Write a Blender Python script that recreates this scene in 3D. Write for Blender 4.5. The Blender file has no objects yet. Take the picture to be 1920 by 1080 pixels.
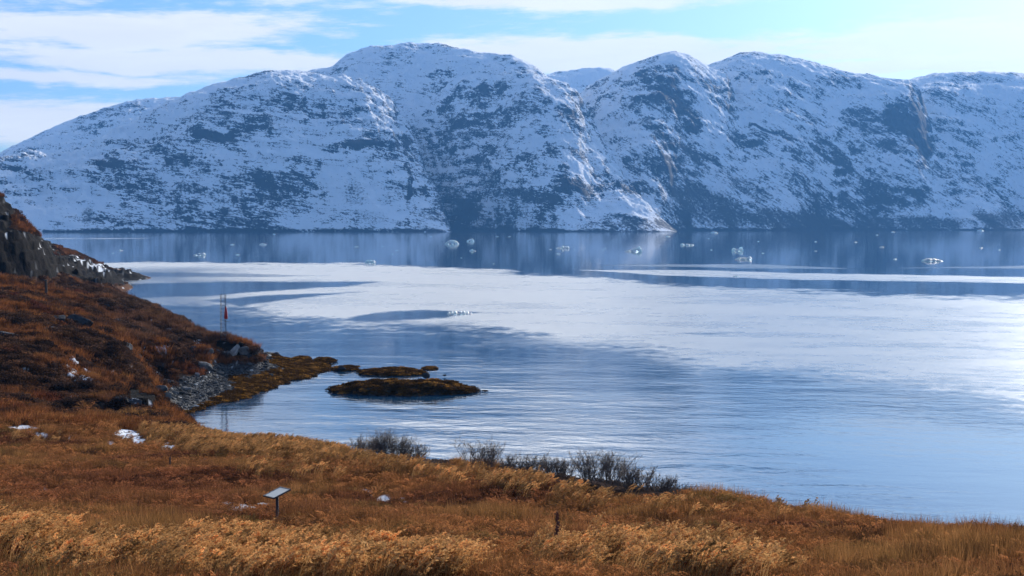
import bpy, bmesh, math, random
import numpy as np
from mathutils import Vector, Matrix
R = math.radians
random.seed(7); rng = np.random.default_rng(7)
scene = bpy.context.scene

# ------------------------------------------------------------------ camera
CAMZ = 17.0
FPX = 2637.0                     # focal length in photo pixels (1920 wide)
HOR = 422.0                      # photo row of the true horizon
PITCH = math.atan((540.0-HOR)/FPX)
cam_d = bpy.data.cameras.new('camera'); cam = bpy.data.objects.new('camera', cam_d)
scene.collection.objects.link(cam); scene.camera = cam
cam.location = (0, 0, CAMZ); cam.rotation_euler = (math.pi/2-PITCH, 0, 0)
cam_d.sensor_width = 36; cam_d.lens = 36*FPX/1920
cam_d.clip_start = 0.5; cam_d.clip_end = 60000
scene.render.resolution_x = 1024; scene.render.resolution_y = 576
scene.view_settings.view_transform = 'Standard'; scene.view_settings.look = 'None'
scene.view_settings.exposure = 0.14; scene.view_settings.gamma = 1

# ------------------------------------------------------------------ node helper
class NT:
    def __init__(s, tree): s.t = tree; s.L = tree.links
    def n(s, typ, props=None, **ins):
        nd = s.t.nodes.new(typ)
        for k, v in (props or {}).items(): setattr(nd, k, v)
        for k, v in ins.items():
            key = int(k[1:]) if k[0] == '_' and k[1:].isdigit() else k.replace('_', ' ')
            s.set(nd.inputs[key], v)
        return nd
    def set(s, sock, v):
        if isinstance(v, bpy.types.NodeSocket): s.L.new(v, sock)
        else: sock.default_value = v
    def m(s, op, a, b=0.0, c=0.0, clamp=False):
        nd = s.t.nodes.new('ShaderNodeMath'); nd.operation = op; nd.use_clamp = clamp
        s.set(nd.inputs[0], a); s.set(nd.inputs[1], b)
        if len(nd.inputs) > 2: s.set(nd.inputs[2], c)
        return nd.outputs[0]
    def mix(s, f, a, b, typ='MIX'):
        nd = s.t.nodes.new('ShaderNodeMix'); nd.data_type = 'RGBA'; nd.blend_type = typ
        s.set(nd.inputs[0], f); s.set(nd.inputs[6], a); s.set(nd.inputs[7], b)
        return nd.outputs[2]
    def fmix(s, f, a, b):
        nd = s.t.nodes.new('ShaderNodeMix'); nd.data_type = 'FLOAT'
        s.set(nd.inputs[0], f); s.set(nd.inputs[2], a); s.set(nd.inputs[3], b)
        return nd.outputs[0]
    def sst(s, x, a, b):          # smoothstep a..b
        nd = s.t.nodes.new('ShaderNodeMapRange'); nd.interpolation_type = 'SMOOTHSTEP'
        s.set(nd.inputs[0], x); s.set(nd.inputs[1], a); s.set(nd.inputs[2], b)
        return nd.outputs[0]
    def noise(s, vec, scale, detail=4, rough=.55, scl=None, rot=None, dist=0.0, typ='FBM'):
        if scl or rot:
            if rot: mp = s.t.nodes.new('ShaderNodeMapping'); s.set(mp.inputs[0], vec); mp.inputs[2].default_value = rot; vec = mp.outputs[0]
            if scl: mp = s.t.nodes.new('ShaderNodeMapping'); s.set(mp.inputs[0], vec); mp.inputs[3].default_value = scl; vec = mp.outputs[0]
        nd = s.t.nodes.new('ShaderNodeTexNoise'); nd.noise_type = typ; nd.normalize = True
        s.set(nd.inputs['Vector'], vec); nd.inputs['Scale'].default_value = scale
        nd.inputs['Detail'].default_value = detail; nd.inputs['Roughness'].default_value = rough
        nd.inputs['Distortion'].default_value = dist
        return nd.outputs[0]
def C(r, g, b): return (r, g, b, 1.0)

# ------------------------------------------------------------------ world: sky with cloud bands
SUN_AZ, SUN_EL = R(29.5), R(20.5)         # azimuth measured from +Y towards +X
world = bpy.data.worlds.new('World'); scene.world = world; world.use_nodes = True
wt = world.node_tree; wt.nodes.clear(); W = NT(wt)
sky = W.n('ShaderNodeTexSky', dict(sky_type='NISHITA', sun_disc=False, sun_elevation=SUN_EL, sun_rotation=SUN_AZ,
          altitude=20.0, air_density=1.0, dust_density=0.6, ozone_density=2.0))
tc = W.n('ShaderNodeTexCoord'); gen = tc.outputs['Generated']
sep = W.n('ShaderNodeSeparateXYZ', _0=gen)
az = W.m('MULTIPLY', W.m('ARCTAN2', sep.outputs[0], sep.outputs[1]), 57.2958)
el = W.m('MULTIPLY', W.m('ARCSINE', sep.outputs[2]), 57.2958)
cvec = W.n('ShaderNodeCombineXYZ', _0=az, _1=el).outputs[0]
wn = W.n('ShaderNodeTexNoise', _2=0.22); W.set(wn.inputs['Vector'], cvec); wn.inputs['Detail'].default_value = 5
wsub = W.n('ShaderNodeSeparateXYZ', _0=wn.outputs['Color'])
azw = W.m('ADD', az, W.m('MULTIPLY', W.m('SUBTRACT', wsub.outputs[0], .5), 5.0))
elw = W.m('ADD', el, W.m('MULTIPLY', W.m('SUBTRACT', wsub.outputs[1], .5), 1.1))
def blob_group():
    g = bpy.data.node_groups.new('cloud_blob', 'ShaderNodeTree')
    for nm in ('az', 'el', 'ca', 'ce', 'ra', 're', 'tilt', 'w'):
        g.interface.new_socket(nm, in_out='INPUT', socket_type='NodeSocketFloat')
    g.interface.new_socket('out', in_out='OUTPUT', socket_type='NodeSocketFloat')
    G = NT(g); gi = G.n('NodeGroupInput').outputs; go = G.n('NodeGroupOutput')
    dx = G.m('SUBTRACT', gi[0], gi[2]); dy = G.m('SUBTRACT', G.m('SUBTRACT', gi[1], gi[3]), G.m('MULTIPLY', dx, gi[6]))
    a = G.m('POWER', G.m('ABSOLUTE', G.m('DIVIDE', dx, gi[4])), 2.6); b = G.m('POWER', G.m('ABSOLUTE', G.m('DIVIDE', dy, gi[5])), 2.2)
    e = G.m('EXPONENT', G.m('MULTIPLY', G.m('ADD', a, b), -1.0))
    G.set(go.inputs[0], G.m('MULTIPLY', e, gi[7])); return g
BG = blob_group()
def pxaz(px): return math.degrees(math.atan((px-960)/FPX))
def pyel(py): return math.degrees(math.atan((HOR-py)/FPX))
# cloud banks: centre, half sizes in degrees, tilt, weight
banks = [(pxaz(250), pyel(72), 8.5, .85, .03, 1.0), (pxaz(-200), pyel(30), 6.0, 1.1, 0, .8), (pxaz(1040), pyel(0), 7.5, .55, 0, 1.0),
         (pxaz(330), pyel(125), 9.0, .55, -.01, 1.0), (pxaz(60), pyel(158), 8.0, .35, 0, .9),
         (pxaz(100), pyel(240), 5.5, .95, 0, 1.1), (pxaz(1150), pyel(105), 9.5, .85, .0, 1.05),
         (pxaz(1750), pyel(95), 7.0, .85, .02, .95), (pxaz(1800), pyel(140), 9.0, .5, 0, .9), (pxaz(20), pyel(8), 4.5, .5, 0, .7),
         (-6, 12.3, 17, 3.2, .0, 1.1), (6, 21, 40, 4.8, .05, 1.1), (10, 31, 46, 4.8, -.05, 1.0), (-20, 44, 30, 6, 0, .6),
         (180, 42, 60, 22, 0, .36), (-180, 42, 60, 22, 0, .36), (45, 17, 16, 5, 0, .8), (-45, 9, 18, 5, 0, .8)]  # first pair: unseen clouds behind the camera, added as fill on the mountain snow
acc = None
for b in banks:
    g = wt.nodes.new('ShaderNodeGroup'); g.node_tree = BG
    W.set(g.inputs[0], azw); W.set(g.inputs[1], elw)
    for i, v in enumerate(b): g.inputs[i+2].default_value = v
    acc = g.outputs[0] if acc is None else W.m('MAXIMUM', acc, g.outputs[0])
fine = W.noise(cvec, .55, 6, .6, scl=(.35, 1.7, 1), dist=.6)
wisp = W.noise(cvec, 2.2, 5, .65, scl=(.22, 1.6, 1), rot=(0, 0, -.04))
den = W.m('ADD', acc, W.m('ADD', W.m('MULTIPLY', W.m('SUBTRACT', fine, .5), .95), W.m('MULTIPLY', W.m('SUBTRACT', wisp, .5), .95)))
cover = W.sst(den, .20, .74)
hole = wt.nodes.new('ShaderNodeGroup'); hole.node_tree = BG; W.set(hole.inputs[0], azw); W.set(hole.inputs[1], elw)
for i_, v_ in enumerate((19, 15.0, 12, 6.2, 0, 1.4)): hole.inputs[i_+2].default_value = v_
cover = W.m('MULTIPLY', cover, W.m('SUBTRACT', 1.0, hole.outputs[0], clamp=True))
dirn = W.n('ShaderNodeVectorMath', dict(operation='DOT_PRODUCT'), _0=gen,
           _1=(math.sin(SUN_AZ)*math.cos(SUN_EL), math.cos(SUN_AZ)*math.cos(SUN_EL), math.sin(SUN_EL))).outputs['Value']
glow = W.m('POWER', W.m('MAXIMUM', dirn, 0.0), 14.0)
CLOUD_B, CLOUD_G = 7.0, 2.0
bright = W.m('ADD', CLOUD_B, W.m('MULTIPLY', glow, CLOUD_G))
cb = W.m('MULTIPLY', bright, W.m('ADD', .88, W.m('MULTIPLY', fine, .26))); cb = W.m('MULTIPLY', cb, W.m('ADD', 1.0, W.m('MULTIPLY', W.sst(el, 9.4, 14.0), 2.8)))
ccol = W.n('ShaderNodeCombineXYZ', _0=cb, _1=W.m('MULTIPLY', cb, .995), _2=W.m('MULTIPLY', cb, .975)).outputs[0]
skyc = W.mix(1.0, sky.outputs[0], W.mix(W.sst(el, 12, 36), C(.50, .70, 1.02), C(.72, .98, 1.22)), 'MULTIPLY')
W.n('ShaderNodeOutputWorld', _0=W.n('ShaderNodeBackground', Color=W.mix(W.m('MULTIPLY', cover, .93), skyc, ccol), Strength=0.145).outputs[0])

sun_d = bpy.data.lights.new('sun', 'SUN'); sun = bpy.data.objects.new('sun', sun_d); scene.collection.objects.link(sun)
sun_d.energy = 4.6; sun_d.angle = R(.5); sun_d.color = (1, .93, .82)
sdir = Vector((math.sin(SUN_AZ)*math.cos(SUN_EL), math.cos(SUN_AZ)*math.cos(SUN_EL), math.sin(SUN_EL)))
sun.rotation_euler = sdir.to_track_quat('Z', 'Y').to_euler(); sun.location = sdir*300

# ------------------------------------------------------------------ geometry helpers
def ray(px, py):
    """horizontal unit-distance slope: returns (sin az, cos az, z per metre of ground distance)"""
    x = (px-960)/FPX; yv = (540-py)/FPX
    d = np.array([x, math.cos(PITCH)+yv*math.sin(PITCH), -math.sin(PITCH)+yv*math.cos(PITCH)])
    h = math.hypot(d[0], d[1]); return d[0]/h, d[1]/h, d[2]/h
def at_d(px, py, d): s, c, k = ray(px, py); return np.array([s*d, c*d, CAMZ+k*d])
def at_z(px, py, z=0.0): s, c, k = ray(px, py); d = (z-CAMZ)/k; return np.array([s*d, c*d, z])
def to_px(X, Y, Z):
    Zr = Z-CAMZ; cp, sp = math.cos(PITCH), math.sin(PITCH)
    dep = Y*cp-Zr*sp; up = Y*sp+Zr*cp; dep = np.maximum(dep, .5)
    return 960+FPX*X/dep, 540-FPX*up/dep
def ss(x, a, b):
    t = np.clip((x-a)/(b-a), 0, 1); return t*t*(3-2*t)
_perm = np.random.default_rng(3).permutation(256).astype(np.int64)
_ang = np.random.default_rng(4).random(256)*2*np.pi; _gx, _gy = np.cos(_ang), np.sin(_ang)
def perlin(x, y, seed=0):
    x = np.asarray(x, float); y = np.asarray(y, float)
    xi = np.floor(x).astype(np.int64); yi = np.floor(y).astype(np.int64); xf = x-xi; yf = y-yi
    u = xf**3*(xf*(xf*6-15)+10); v = yf**3*(yf*(yf*6-15)+10)
    def g(ix, iy, dx, dy):
        h = _perm[(_perm[(ix+seed*17) & 255]+iy+seed*31) & 255]; return _gx[h]*dx+_gy[h]*dy
    a = g(xi, yi, xf, yf); b = g(xi+1, yi, xf-1, yf); c = g(xi, yi+1, xf, yf-1); d = g(xi+1, yi+1, xf-1, yf-1)
    return ((a*(1-u)+b*u)*(1-v)+(c*(1-u)+d*u)*v)*1.5
def fbm(x, y, octv=5, seed=0, gain=.5, ridged=False):
    s = 0; a = 1; t = 0
    for i in range(octv):
        n = perlin(x*2**i+i*13.7, y*2**i-i*7.1, seed+i)
        if ridged: n = 1-2*np.abs(n)
        s = s+n*a; t += a; a *= gain
    return s/t
def mesh_np(name, V, F, mat=None, smooth=True, link=True, mats=None):
    me = bpy.data.meshes.new(name); V = np.asarray(V, np.float32); F = np.asarray(F, np.int32)
    me.vertices.add(len(V)); me.vertices.foreach_set('co', V.ravel())
    k = F.shape[1]; me.loops.add(F.size); me.loops.foreach_set('vertex_index', F.ravel())
    me.polygons.add(len(F)); me.polygons.foreach_set('loop_start', np.arange(0, F.size, k, dtype=np.int32))
    me.polygons.foreach_set('use_smooth', np.full(len(F), smooth)); me.update(); me.validate()
    if mat: me.materials.append(mat)
    o = bpy.data.objects.new(name, me)
    if link: scene.collection.objects.link(o)
    return o
def grid_faces(nr, nc):
    i = np.arange(nr-1)[:, None]*nc+np.arange(nc-1)[None, :]; i = i.ravel()
    return np.stack([i, i+1, i+nc+1, i+nc], 1)
def fattr(o, name, vals):
    a = o.data.attributes.new(name, 'FLOAT', 'POINT'); a.data.foreach_set('value', np.asarray(vals, np.float32).ravel())
def cattr(o, name, rgb):
    a = o.data.attributes.new(name, 'FLOAT_COLOR', 'POINT'); A = np.ones((len(rgb), 4), np.float32); A[:, :3] = rgb
    a.data.foreach_set('color', A.ravel())
def tag(o, label=None, cat=None, group=None, kind=None):
    if label: o['label'] = label
    if cat: o['category'] = cat
    if group: o['group'] = group
    if kind: o['kind'] = kind
    return o
def ell(PX, PY, cx, cy, rx, ry, ang=0.0):
    """distance-like value of an ellipse outline: 0 centre, 1 edge (ang in degrees, clockwise on the picture)"""
    a = math.radians(ang); dx = PX-cx; dy = PY-cy
    u = dx*math.cos(a)+dy*math.sin(a); v = -dx*math.sin(a)+dy*math.cos(a)
    return np.sqrt((u/rx)**2+(v/ry)**2)
def poly_sd(PX, PY, pts):
    """signed distance (+ inside) with rows stretched, for flat shapes on the water"""
    P = np.array(pts, float); Q = np.roll(P, -1, 0); sy = 4.0
    best = np.full(PX.shape, 1e9); ins = np.zeros(PX.shape, bool)
    for (x1, y1), (x2, y2) in zip(P, Q):
        ax, ay = x2-x1, (y2-y1)*sy; L2 = ax*ax+ay*ay+1e-9
        t = np.clip(((PX-x1)*ax+(PY-y1)*sy*ay)/L2, 0, 1)
        best = np.minimum(best, np.hypot(PX-x1-t*ax, (PY-y1)*sy-t*ay))
        if y1 != y2:
            c = ((y1 > PY) != (y2 > PY)) & (PX < (x2-x1)*(PY-y1)/(y2-y1)+x1); ins ^= c
    return np.where(ins, best, -best)
def newmat(name):
    m = bpy.data.materials.new(name); m.use_nodes = True; m.node_tree.nodes.clear(); return m, NT(m.node_tree)
def finish(M, bsdf): M.n('ShaderNodeOutputMaterial', _0=bsdf.outputs[0])

# ------------------------------------------------------------------ mountains across the fjord
def make_mountain_mat():
    m, M = newmat('snowy_mountain')
    geo = M.n('ShaderNodeNewGeometry'); pos = geo.outputs['Position']
    rk = M.n('ShaderNodeAttribute', dict(attribute_name='rock')).outputs['Fac']
    br = M.n('ShaderNodeAttribute', dict(attribute_name='brush')).outputs['Fac']
    # broken ledges dipping to the right, seen as thin dark flecks where snow does not hold
    n1 = M.noise(pos, .023, 8, .72, scl=(.6, .5, 2.0), rot=(0, R(-9), 0), dist=.4)
    n2 = M.noise(pos, .082, 7, .74, scl=(.55, .5, 2.1), rot=(0, R(-13), 0), dist=.6)
    n3 = M.noise(pos, .0058, 5, .6, dist=.3)
    n4 = M.noise(pos, .26, 3, .75, scl=(.6, .6, 1.6), rot=(0, R(-12), 0))
    rid = M.m('ABSOLUTE', M.m('SUBTRACT', n1, .5))
    dp = M.n('ShaderNodeAttribute', dict(attribute_name='dip')).outputs['Fac']
    n1 = M.fmix(dp, n1, M.noise(pos, .018, 8, .7, scl=(.55, .5, 2.2), rot=(0, R(-33), 0), dist=.5))
    n2 = M.fmix(dp, n2, M.noise(pos, .078, 7, .75, scl=(.45, .5, 2.2), rot=(0, R(-40), 0), dist=.7))
    s = M.m('ADD', M.m('MULTIPLY', n1, .60), M.m('ADD', M.m('MULTIPLY', n2, .85), M.m('MULTIPLY', n4, .75)))
    ln = M.fmix(dp, M.noise(pos, .028, 5, .6, scl=(.22, .3, 2.2), rot=(0, R(-7), 0), dist=.9), M.noise(pos, .026, 5, .6, scl=(.22, .3, 2.4), rot=(0, R(-32), 0), dist=.9))
    lnr = M.m('MAXIMUM', M.m('SUBTRACT', 1.0, M.m('MULTIPLY', M.m('ABSOLUTE', M.m('SUBTRACT', ln, .52)), 22.0)), 0.0)
    s = M.m('ADD', s, M.m('MULTIPLY', lnr, .13))
    n5 = M.noise(pos, .02, 6, .7, scl=(2.2, .5, .35), rot=(0, R(16), 0), dist=.3)
    s = M.m('ADD', s, M.m('MULTIPLY', M.m('SUBTRACT', n5, .5), .42))
    s = M.m('ADD', s, M.m('MULTIPLY', M.m('SUBTRACT', n3, .5), 1.05))
    s = M.m('SUBTRACT', s, M.m('MULTIPLY', rid, .45))
    nz = M.n('ShaderNodeSeparateXYZ', _0=geo.outputs['Normal']).outputs[2]
    s = M.m('ADD', s, M.m('MULTIPLY', M.m('SUBTRACT', .78, nz), .45))
    s = M.m('ADD', s, M.m('MULTIPLY', rk, .215))
    rock = M.sst(s, 1.195, 1.265)
    rockc = M.mix(n2, C(.012, .013, .018), C(.045, .044, .05))
    snow = M.mix(n3, C(.88, .89, .92), C(.93, .94, .95))
    col = M.mix(rock, snow, rockc)
    bn = M.sst(M.m('ADD', M.noise(pos, .16, 4, .75), M.m('MULTIPLY', br, .40)), .66, .88)
    col = M.mix(M.m('MULTIPLY', bn, M.sst(br, 0, .35)), col, C(.055, .05, .05))
    bh = M.n('ShaderNodeBump', Strength=1.0, Distance=9.0, Height=M.m('ADD', M.m('MULTIPLY', n1, 1.0), M.m('MULTIPLY', n2, .45)))
    b = M.n('ShaderNodeBsdfPrincipled', Base_Color=col, Roughness=.8, Normal=bh.outputs[0])
    b.inputs['Specular IOR Level'].default_value = .05
    finish(M, b); return m
def smax(a, b, k):
    h = np.clip(.5+.5*(a-b)/k, 0, 1); return b*(1-h)+a*h+k*h*(1-h)
# each massif: skyline in photo pixels, distance of foot and of ridge, profile power
LAY = {
 'A': ([(-900, 330), (-300, 330), (0, 291), (60, 262), (120, 235), (200, 205), (260, 191), (330, 186), (420, 190), (560, 260), (700, 430)], 4350, 5400, 1.25),
 'B': ([(-900, 300), (-300, 310), (0, 306), (90, 312), (135, 310), (170, 290), (230, 262), (275, 232), (310, 205), (350, 182), (400, 164), (460, 150), (510, 138), (560, 137), (620, 150), (680, 175), (738, 208), (770, 260), (800, 330), (850, 440), (900, 600)], 3440, 4250, 1.45),
 'C': ([(430, 440), (500, 250), (560, 142), (625, 128), (650, 108), (700, 92), (760, 86), (830, 88), (870, 98), (905, 103), (960, 110), (1000, 128), (1035, 155), (1085, 195), (1110, 240), (1140, 300), (1180, 365), (1230, 410), (1272, 436), (1320, 500)], 3450, 4450, 1.35),
 'D': ([(900, 190), (980, 160), (1035, 140), (1070, 136), (1095, 132), (1120, 131), (1150, 134), (1200, 150), (1300, 200)], 5200, 6600, 1.2),
 'E': ([(960, 430), (1020, 270), (1060, 215), (1095, 185), (1130, 152), (1165, 130), (1200, 118), (1235, 107), (1262, 101), (1290, 107), (1325, 128), (1362, 157), (1385, 200), (1420, 235), (1500, 300), (1560, 350), (1610, 398), (1650, 445), (1700, 600)], 4080, 5000, 1.3),
 'F': ([(1180, 330), (1260, 190), (1325, 128), (1350, 118), (1385, 105), (1415, 103), (1460, 107), (1500, 114), (1545, 128), (1600, 142), (1660, 150), (1700, 154), (1718, 175), (1735, 225), (1765, 280), (1820, 340), (1900, 405), (1990, 450), (2100, 560)], 4480, 5500, 1.3),
 'G': ([(1480, 300), (1600, 190), (1690, 152), (1740, 142), (1800, 139), (1860, 138), (1920, 142), (2100, 130), (2500, 160), (3200, 230)], 4900, 6200, 1.2)}
def mountains():
    na, nr = 1750, 560
    azs = np.concatenate([np.linspace(R(-42), R(-21.2), 120, endpoint=False), np.linspace(R(-21.2), R(21.2), na-240, endpoint=False), np.linspace(R(21.2), R(42), 120)])
    rs = np.concatenate([np.linspace(3250, 5450, nr-130, endpoint=False), np.linspace(5450, 7600, 130)])
    A, D = np.meshgrid(azs, rs); PXg = 960+FPX*np.tan(A)
    X = D*np.sin(A); Y = D*np.cos(A)
    wob = fbm(X/420, Y/420, 4, 11)*70
    Z = np.full(A.shape, -60.0)
    Rg = np.zeros(A.shape)
    for li, (k, (sk, r0, r1, pw)) in enumerate(LAY.items()):
        sk = np.array(sk, float); py = np.interp(PXg, sk[:, 0], sk[:, 1], left=700, right=700)
        kx = np.cos(A)                                   # slope per ground metre ~ rows / focal * cos(az)
        slope = (HOR-py)/FPX*kx
        rdg = r1+wob*1.2+perlin(PXg/130, PXg*0, 40+li)*90
        rdg0 = rdg; r0b = r0+(620*(1-ss(PXg, 745, 1090)) if k == 'C' else -300+300*ss(PXg, 1190, 1340)+450*ss(PXg, 1400, 1640) if k == 'E' else -330*(1-ss(PXg, 1400, 1640)) if k == 'F' else -300*(1-ss(PXg, 1740, 1900)) if k == 'G' else 0)+wob*.7+perlin(PXg/90, PXg*0, 60+li)*45+np.clip(PXg-1300, 0, 700)*.15*(k in 'EFG')
        rdg = rdg+(520*(1-ss(PXg, 745, 1090)) if k == 'C' else 0); H = CAMZ+slope*rdg; rdg = r0b+(rdg-r0b)*np.clip(H/330, .12, 1)**.7*.88; H = CAMZ+slope*rdg
        t = (D-r0b)/(rdg-r0b)
        up = 1-np.abs(1-np.clip(t, -.3, 1))**pw
        up = np.where(t < 0, t*1.6, up)
        dn = np.where(t > 1, 1-.55*np.minimum(t-1, 3)**1.6, up)
        zl = np.where(H > 0, H*dn, H+(-60)*(1-t)*0-30*np.clip(t, 0, 1))
        zl = np.where((H > 0) & (t < 0), t*220, zl)
        Z = smax(zl, Z, 9.0)
    rel = np.clip(Z/90, 0, 1)
    big = fbm(X/300+Y/900, Y/300, 7, 21, .58, True)*46
    gul = fbm((X+.35*Y)/95, (Y)/260, 5, 25, .6, True)*13
    sml = fbm(X/46, Y/46, 4, 28, .65)*12
    PXv, PYv = to_px(X, Y, Z)
    near_sky = np.zeros(A.shape)
    # keep big relief small where the massif top is the skyline
    top = np.maximum.accumulate((Z-CAMZ)/D, axis=0); mx = top[-1][None, :]
    cl = np.clip((mx-(Z-CAMZ)/D)*FPX/45, 0, 1)
    Z = Z+rel*(big*(.12+.88*cl)+gul*(.35+.65*cl)+sml*(.55+.45*cl))-rel*cl*6
    # rock benches : terraces give ledges that catch snow and short cliffs
    st = 34.0; ph = Z/st+fbm(X/300, Y/300, 3, 33)*1.3; fr = ph-np.floor(ph)
    Z = Z+rel*(.1+.9*cl)*(ss(fr, .55, .98)-fr)*st*.33*ss(fbm(X/240, Y/240, 3, 35), -.25, .35)
    o = mesh_np('mountains', np.stack([X, Y, Z], -1).reshape(-1, 3), grid_faces(len(rs), len(azs)), make_mountain_mat())
    PX, PY = to_px(X, Y, Z)
    wx = PX+fbm(X/70, Z/40, 4, 41)*16; wy = PY+fbm(X/70, Z/40, 4, 45)*9
    rock = np.zeros(A.shape); 
    P = [(400, 255, 42, 11, 14, 1.4), (283, 243, 0.1, .1, 0, 0), (675, 268, 52, 8, -4, 1.3), (622, 284, 22, 6, -6, 1.2), (190, 309, 26, 8, 10, 1.2), (212, 303, 20, 7, 14, 1),
         (62, 321, 42, 7, 8, 1.2), (30, 316, 40, 5, 5, .8), (212, 352, 28, 5, 0, 1.2), (85, 345, 28, 4, 25, 1), (30, 362, 30, 4, 30, 1), (590, 210, 95, 30, 8, .7), (540, 232, 90, 22, 8, .5),
         (545, 350, 75, 22, 6, .75), (520, 335, 80, 14, 4, .5), (370, 355, 45, 12, 20, .6), (350, 305, 60, 22, 18, .5), (250, 330, 60, 30, 20, .3),
         (455, 240, 30, 10, -20, .6), (440, 175, 50, 10, -10, .35), (1010, 205, 72, 34, 38, .85), (1060, 215, 30, 26, 40, .8), (1000, 150, 40, 12, 30, .5), (940, 160, 40, 9, 10, .3),
         (900, 345, 90, 28, 4, .6), (965, 360, 95, 8, -6, 1.2), (1010, 370, 45, 12, 8, 1.2), (880, 375, 80, 6, 0, .9), (1000, 310, 60, 22, 22, .6), (1050, 300, 14, 50, -28, 1.0), (1075, 345, 55, 14, 28, .9),
         (820, 260, 60, 20, 0, .45), (766, 270, 7, 30, 0, .9), (765, 350, 5, 70, 0, 1.0), (850, 300, 70, 25, 5, .3),
         (1235, 150, 48, 42, 30, .75), (1262, 175, 18, 55, -32, 1.0), (1200, 170, 40, 30, 0, .5), (1300, 235, 20, 20, 30, 1.1), (1330, 185, 38, 10, 40, .6), (1310, 150, 30, 12, 30, .5),
         (1180, 300, 70, 50, 0, .62), (1250, 330, 90, 34, 30, .6), (1180, 350, 50, 12, 10, .8), (1340, 320, 70, 28, 40, .55), (1120, 350, 35, 12, -20, .8), (1290, 290, 80, 12, 35, .6),
         (1425, 240, 26, 4, 22, 1.6), (1475, 256, 34, 5.5, 14, 1.6), (1535, 283, 40, 6, 36, 1.5), (1580, 305, 28, 6, 30, .9), (1412, 270, 28, 7, -14, 1.0), (1370, 262, 34, 14, 20, .5),
         (1690, 218, 44, 30, 8, 1.4), (1722, 252, 22, 48, -26, 1.5), (1610, 218, 50, 18, 5, .95), (1650, 240, 60, 12, 0, .6), (1560, 330, 110, 32, 26, .7), (1640, 360, 26, 60, -30, .6), (1500, 300, 60, 20, 30, .5),
         (1690, 285, 50, 10, 34, 1.0), (1655, 377, 22, 9, 0, 1.2), (1700, 350, 40, 12, 20, .5), (1820, 320, 60, 9, 48, 1.0), (1870, 370, 60, 8, 45, .8), (1860, 190, 60, 16, -22, .75), (1900, 150, 40, 8, 0, .5), (1780, 180, 50, 10, -20, .5),
         (1060, 410, 60, 12, 0, .4), (1180, 422, 60, 10, 10, .9), (640, 400, 0.1, .1, 0, 0), (800, 400, 40, 14, 0, .4), (360, 395, 90, 20, 8, .35), (940, 400, 90, 14, 0, .45)]
    for (cx, cy, rx, ry, an, w) in P:
        e = ell(wx, wy, cx, cy, rx, ry, an); rock = np.maximum(rock, (w if rx < 58 else .5*w)*(1-ss(e, .55, 1.25)))
    # smooth snowfields: central bowl, gully fans
    for (cx, cy, rx, ry, an, w) in [(760, 150, 120, 45, 5, .45), (1480, 190, 120, 55, 15, .45), (190, 240, 130, 40, -20, .35), (820, 205, 120, 22, 5, .4), (640, 330, 40, 30, 0, .35),
                                    (430, 390, 26, 50, 0, .3), (620, 245, 90, 10, -4, .4), (560, 270, 40, 26, 0, .25), (1090, 150, 40, 25, 0, .4), (1180, 240, 40, 20, 0, .25), (1830, 240, 60, 34, 0, .2), (700, 330, 30, 40, 0, .25), (1100, 270, 24, 26, 0, .3)]:
        e = ell(wx, wy, cx, cy, rx, ry, an); rock -= 1.9*w*(1-ss(e, .5, 1.2))
    rock = np.maximum(rock, 1.7*(1-ss(Z+fbm(X/60, Y/60, 3, 51)*5, 2.0, 11.0)))
    brush = np.zeros(A.shape); rock = np.maximum(rock, 1.25*(1-ss(ell(wx, wy, 1190, 424, 90, 20, 8), .7, 1.2)))
    for (cx, cy, rx, ry, an, w) in [(1330, 385, 120, 40, 22, .9), (1480, 415, 190, 26, 6, 1.0), (1700, 420, 240, 20, 0, 1.0), (1400, 350, 60, 20, 30, .5), (1600, 395, 60, 22, 30, .5), (1880, 415, 100, 26, 0, .8),
                                    (665, 365, 34, 34, 0, .55), (165, 405, 16, 22, 0, .7), (235, 410, 20, 20, 0, .5), (430, 410, 22, 20, 0, .4), (690, 410, 60, 20, 0, .45), (1130, 425, 100, 12, 0, .5), (880, 425, 160, 8, 0, .4)]:
        e = ell(wx+(wy-400)*.0, wy, cx, cy, rx, ry, an); brush = np.maximum(brush, w*(1-ss(e, .4, 1.25)))
    sl = fbm((wx-wy*1.1)/22, (wx+wy)/260, 3, 55); brush = np.clip(brush+sl*.9*(brush > .02)*(wx > 1200), 0, 1.2)
    fattr(o, 'dip', ss(PX+fbm(X/200, Z/100, 3, 57)*120, 1020, 1240)*.85+.1); fattr(o, 'rock', rock); fattr(o, 'brush', brush); tag(o, kind='structure')
mountains()

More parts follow.
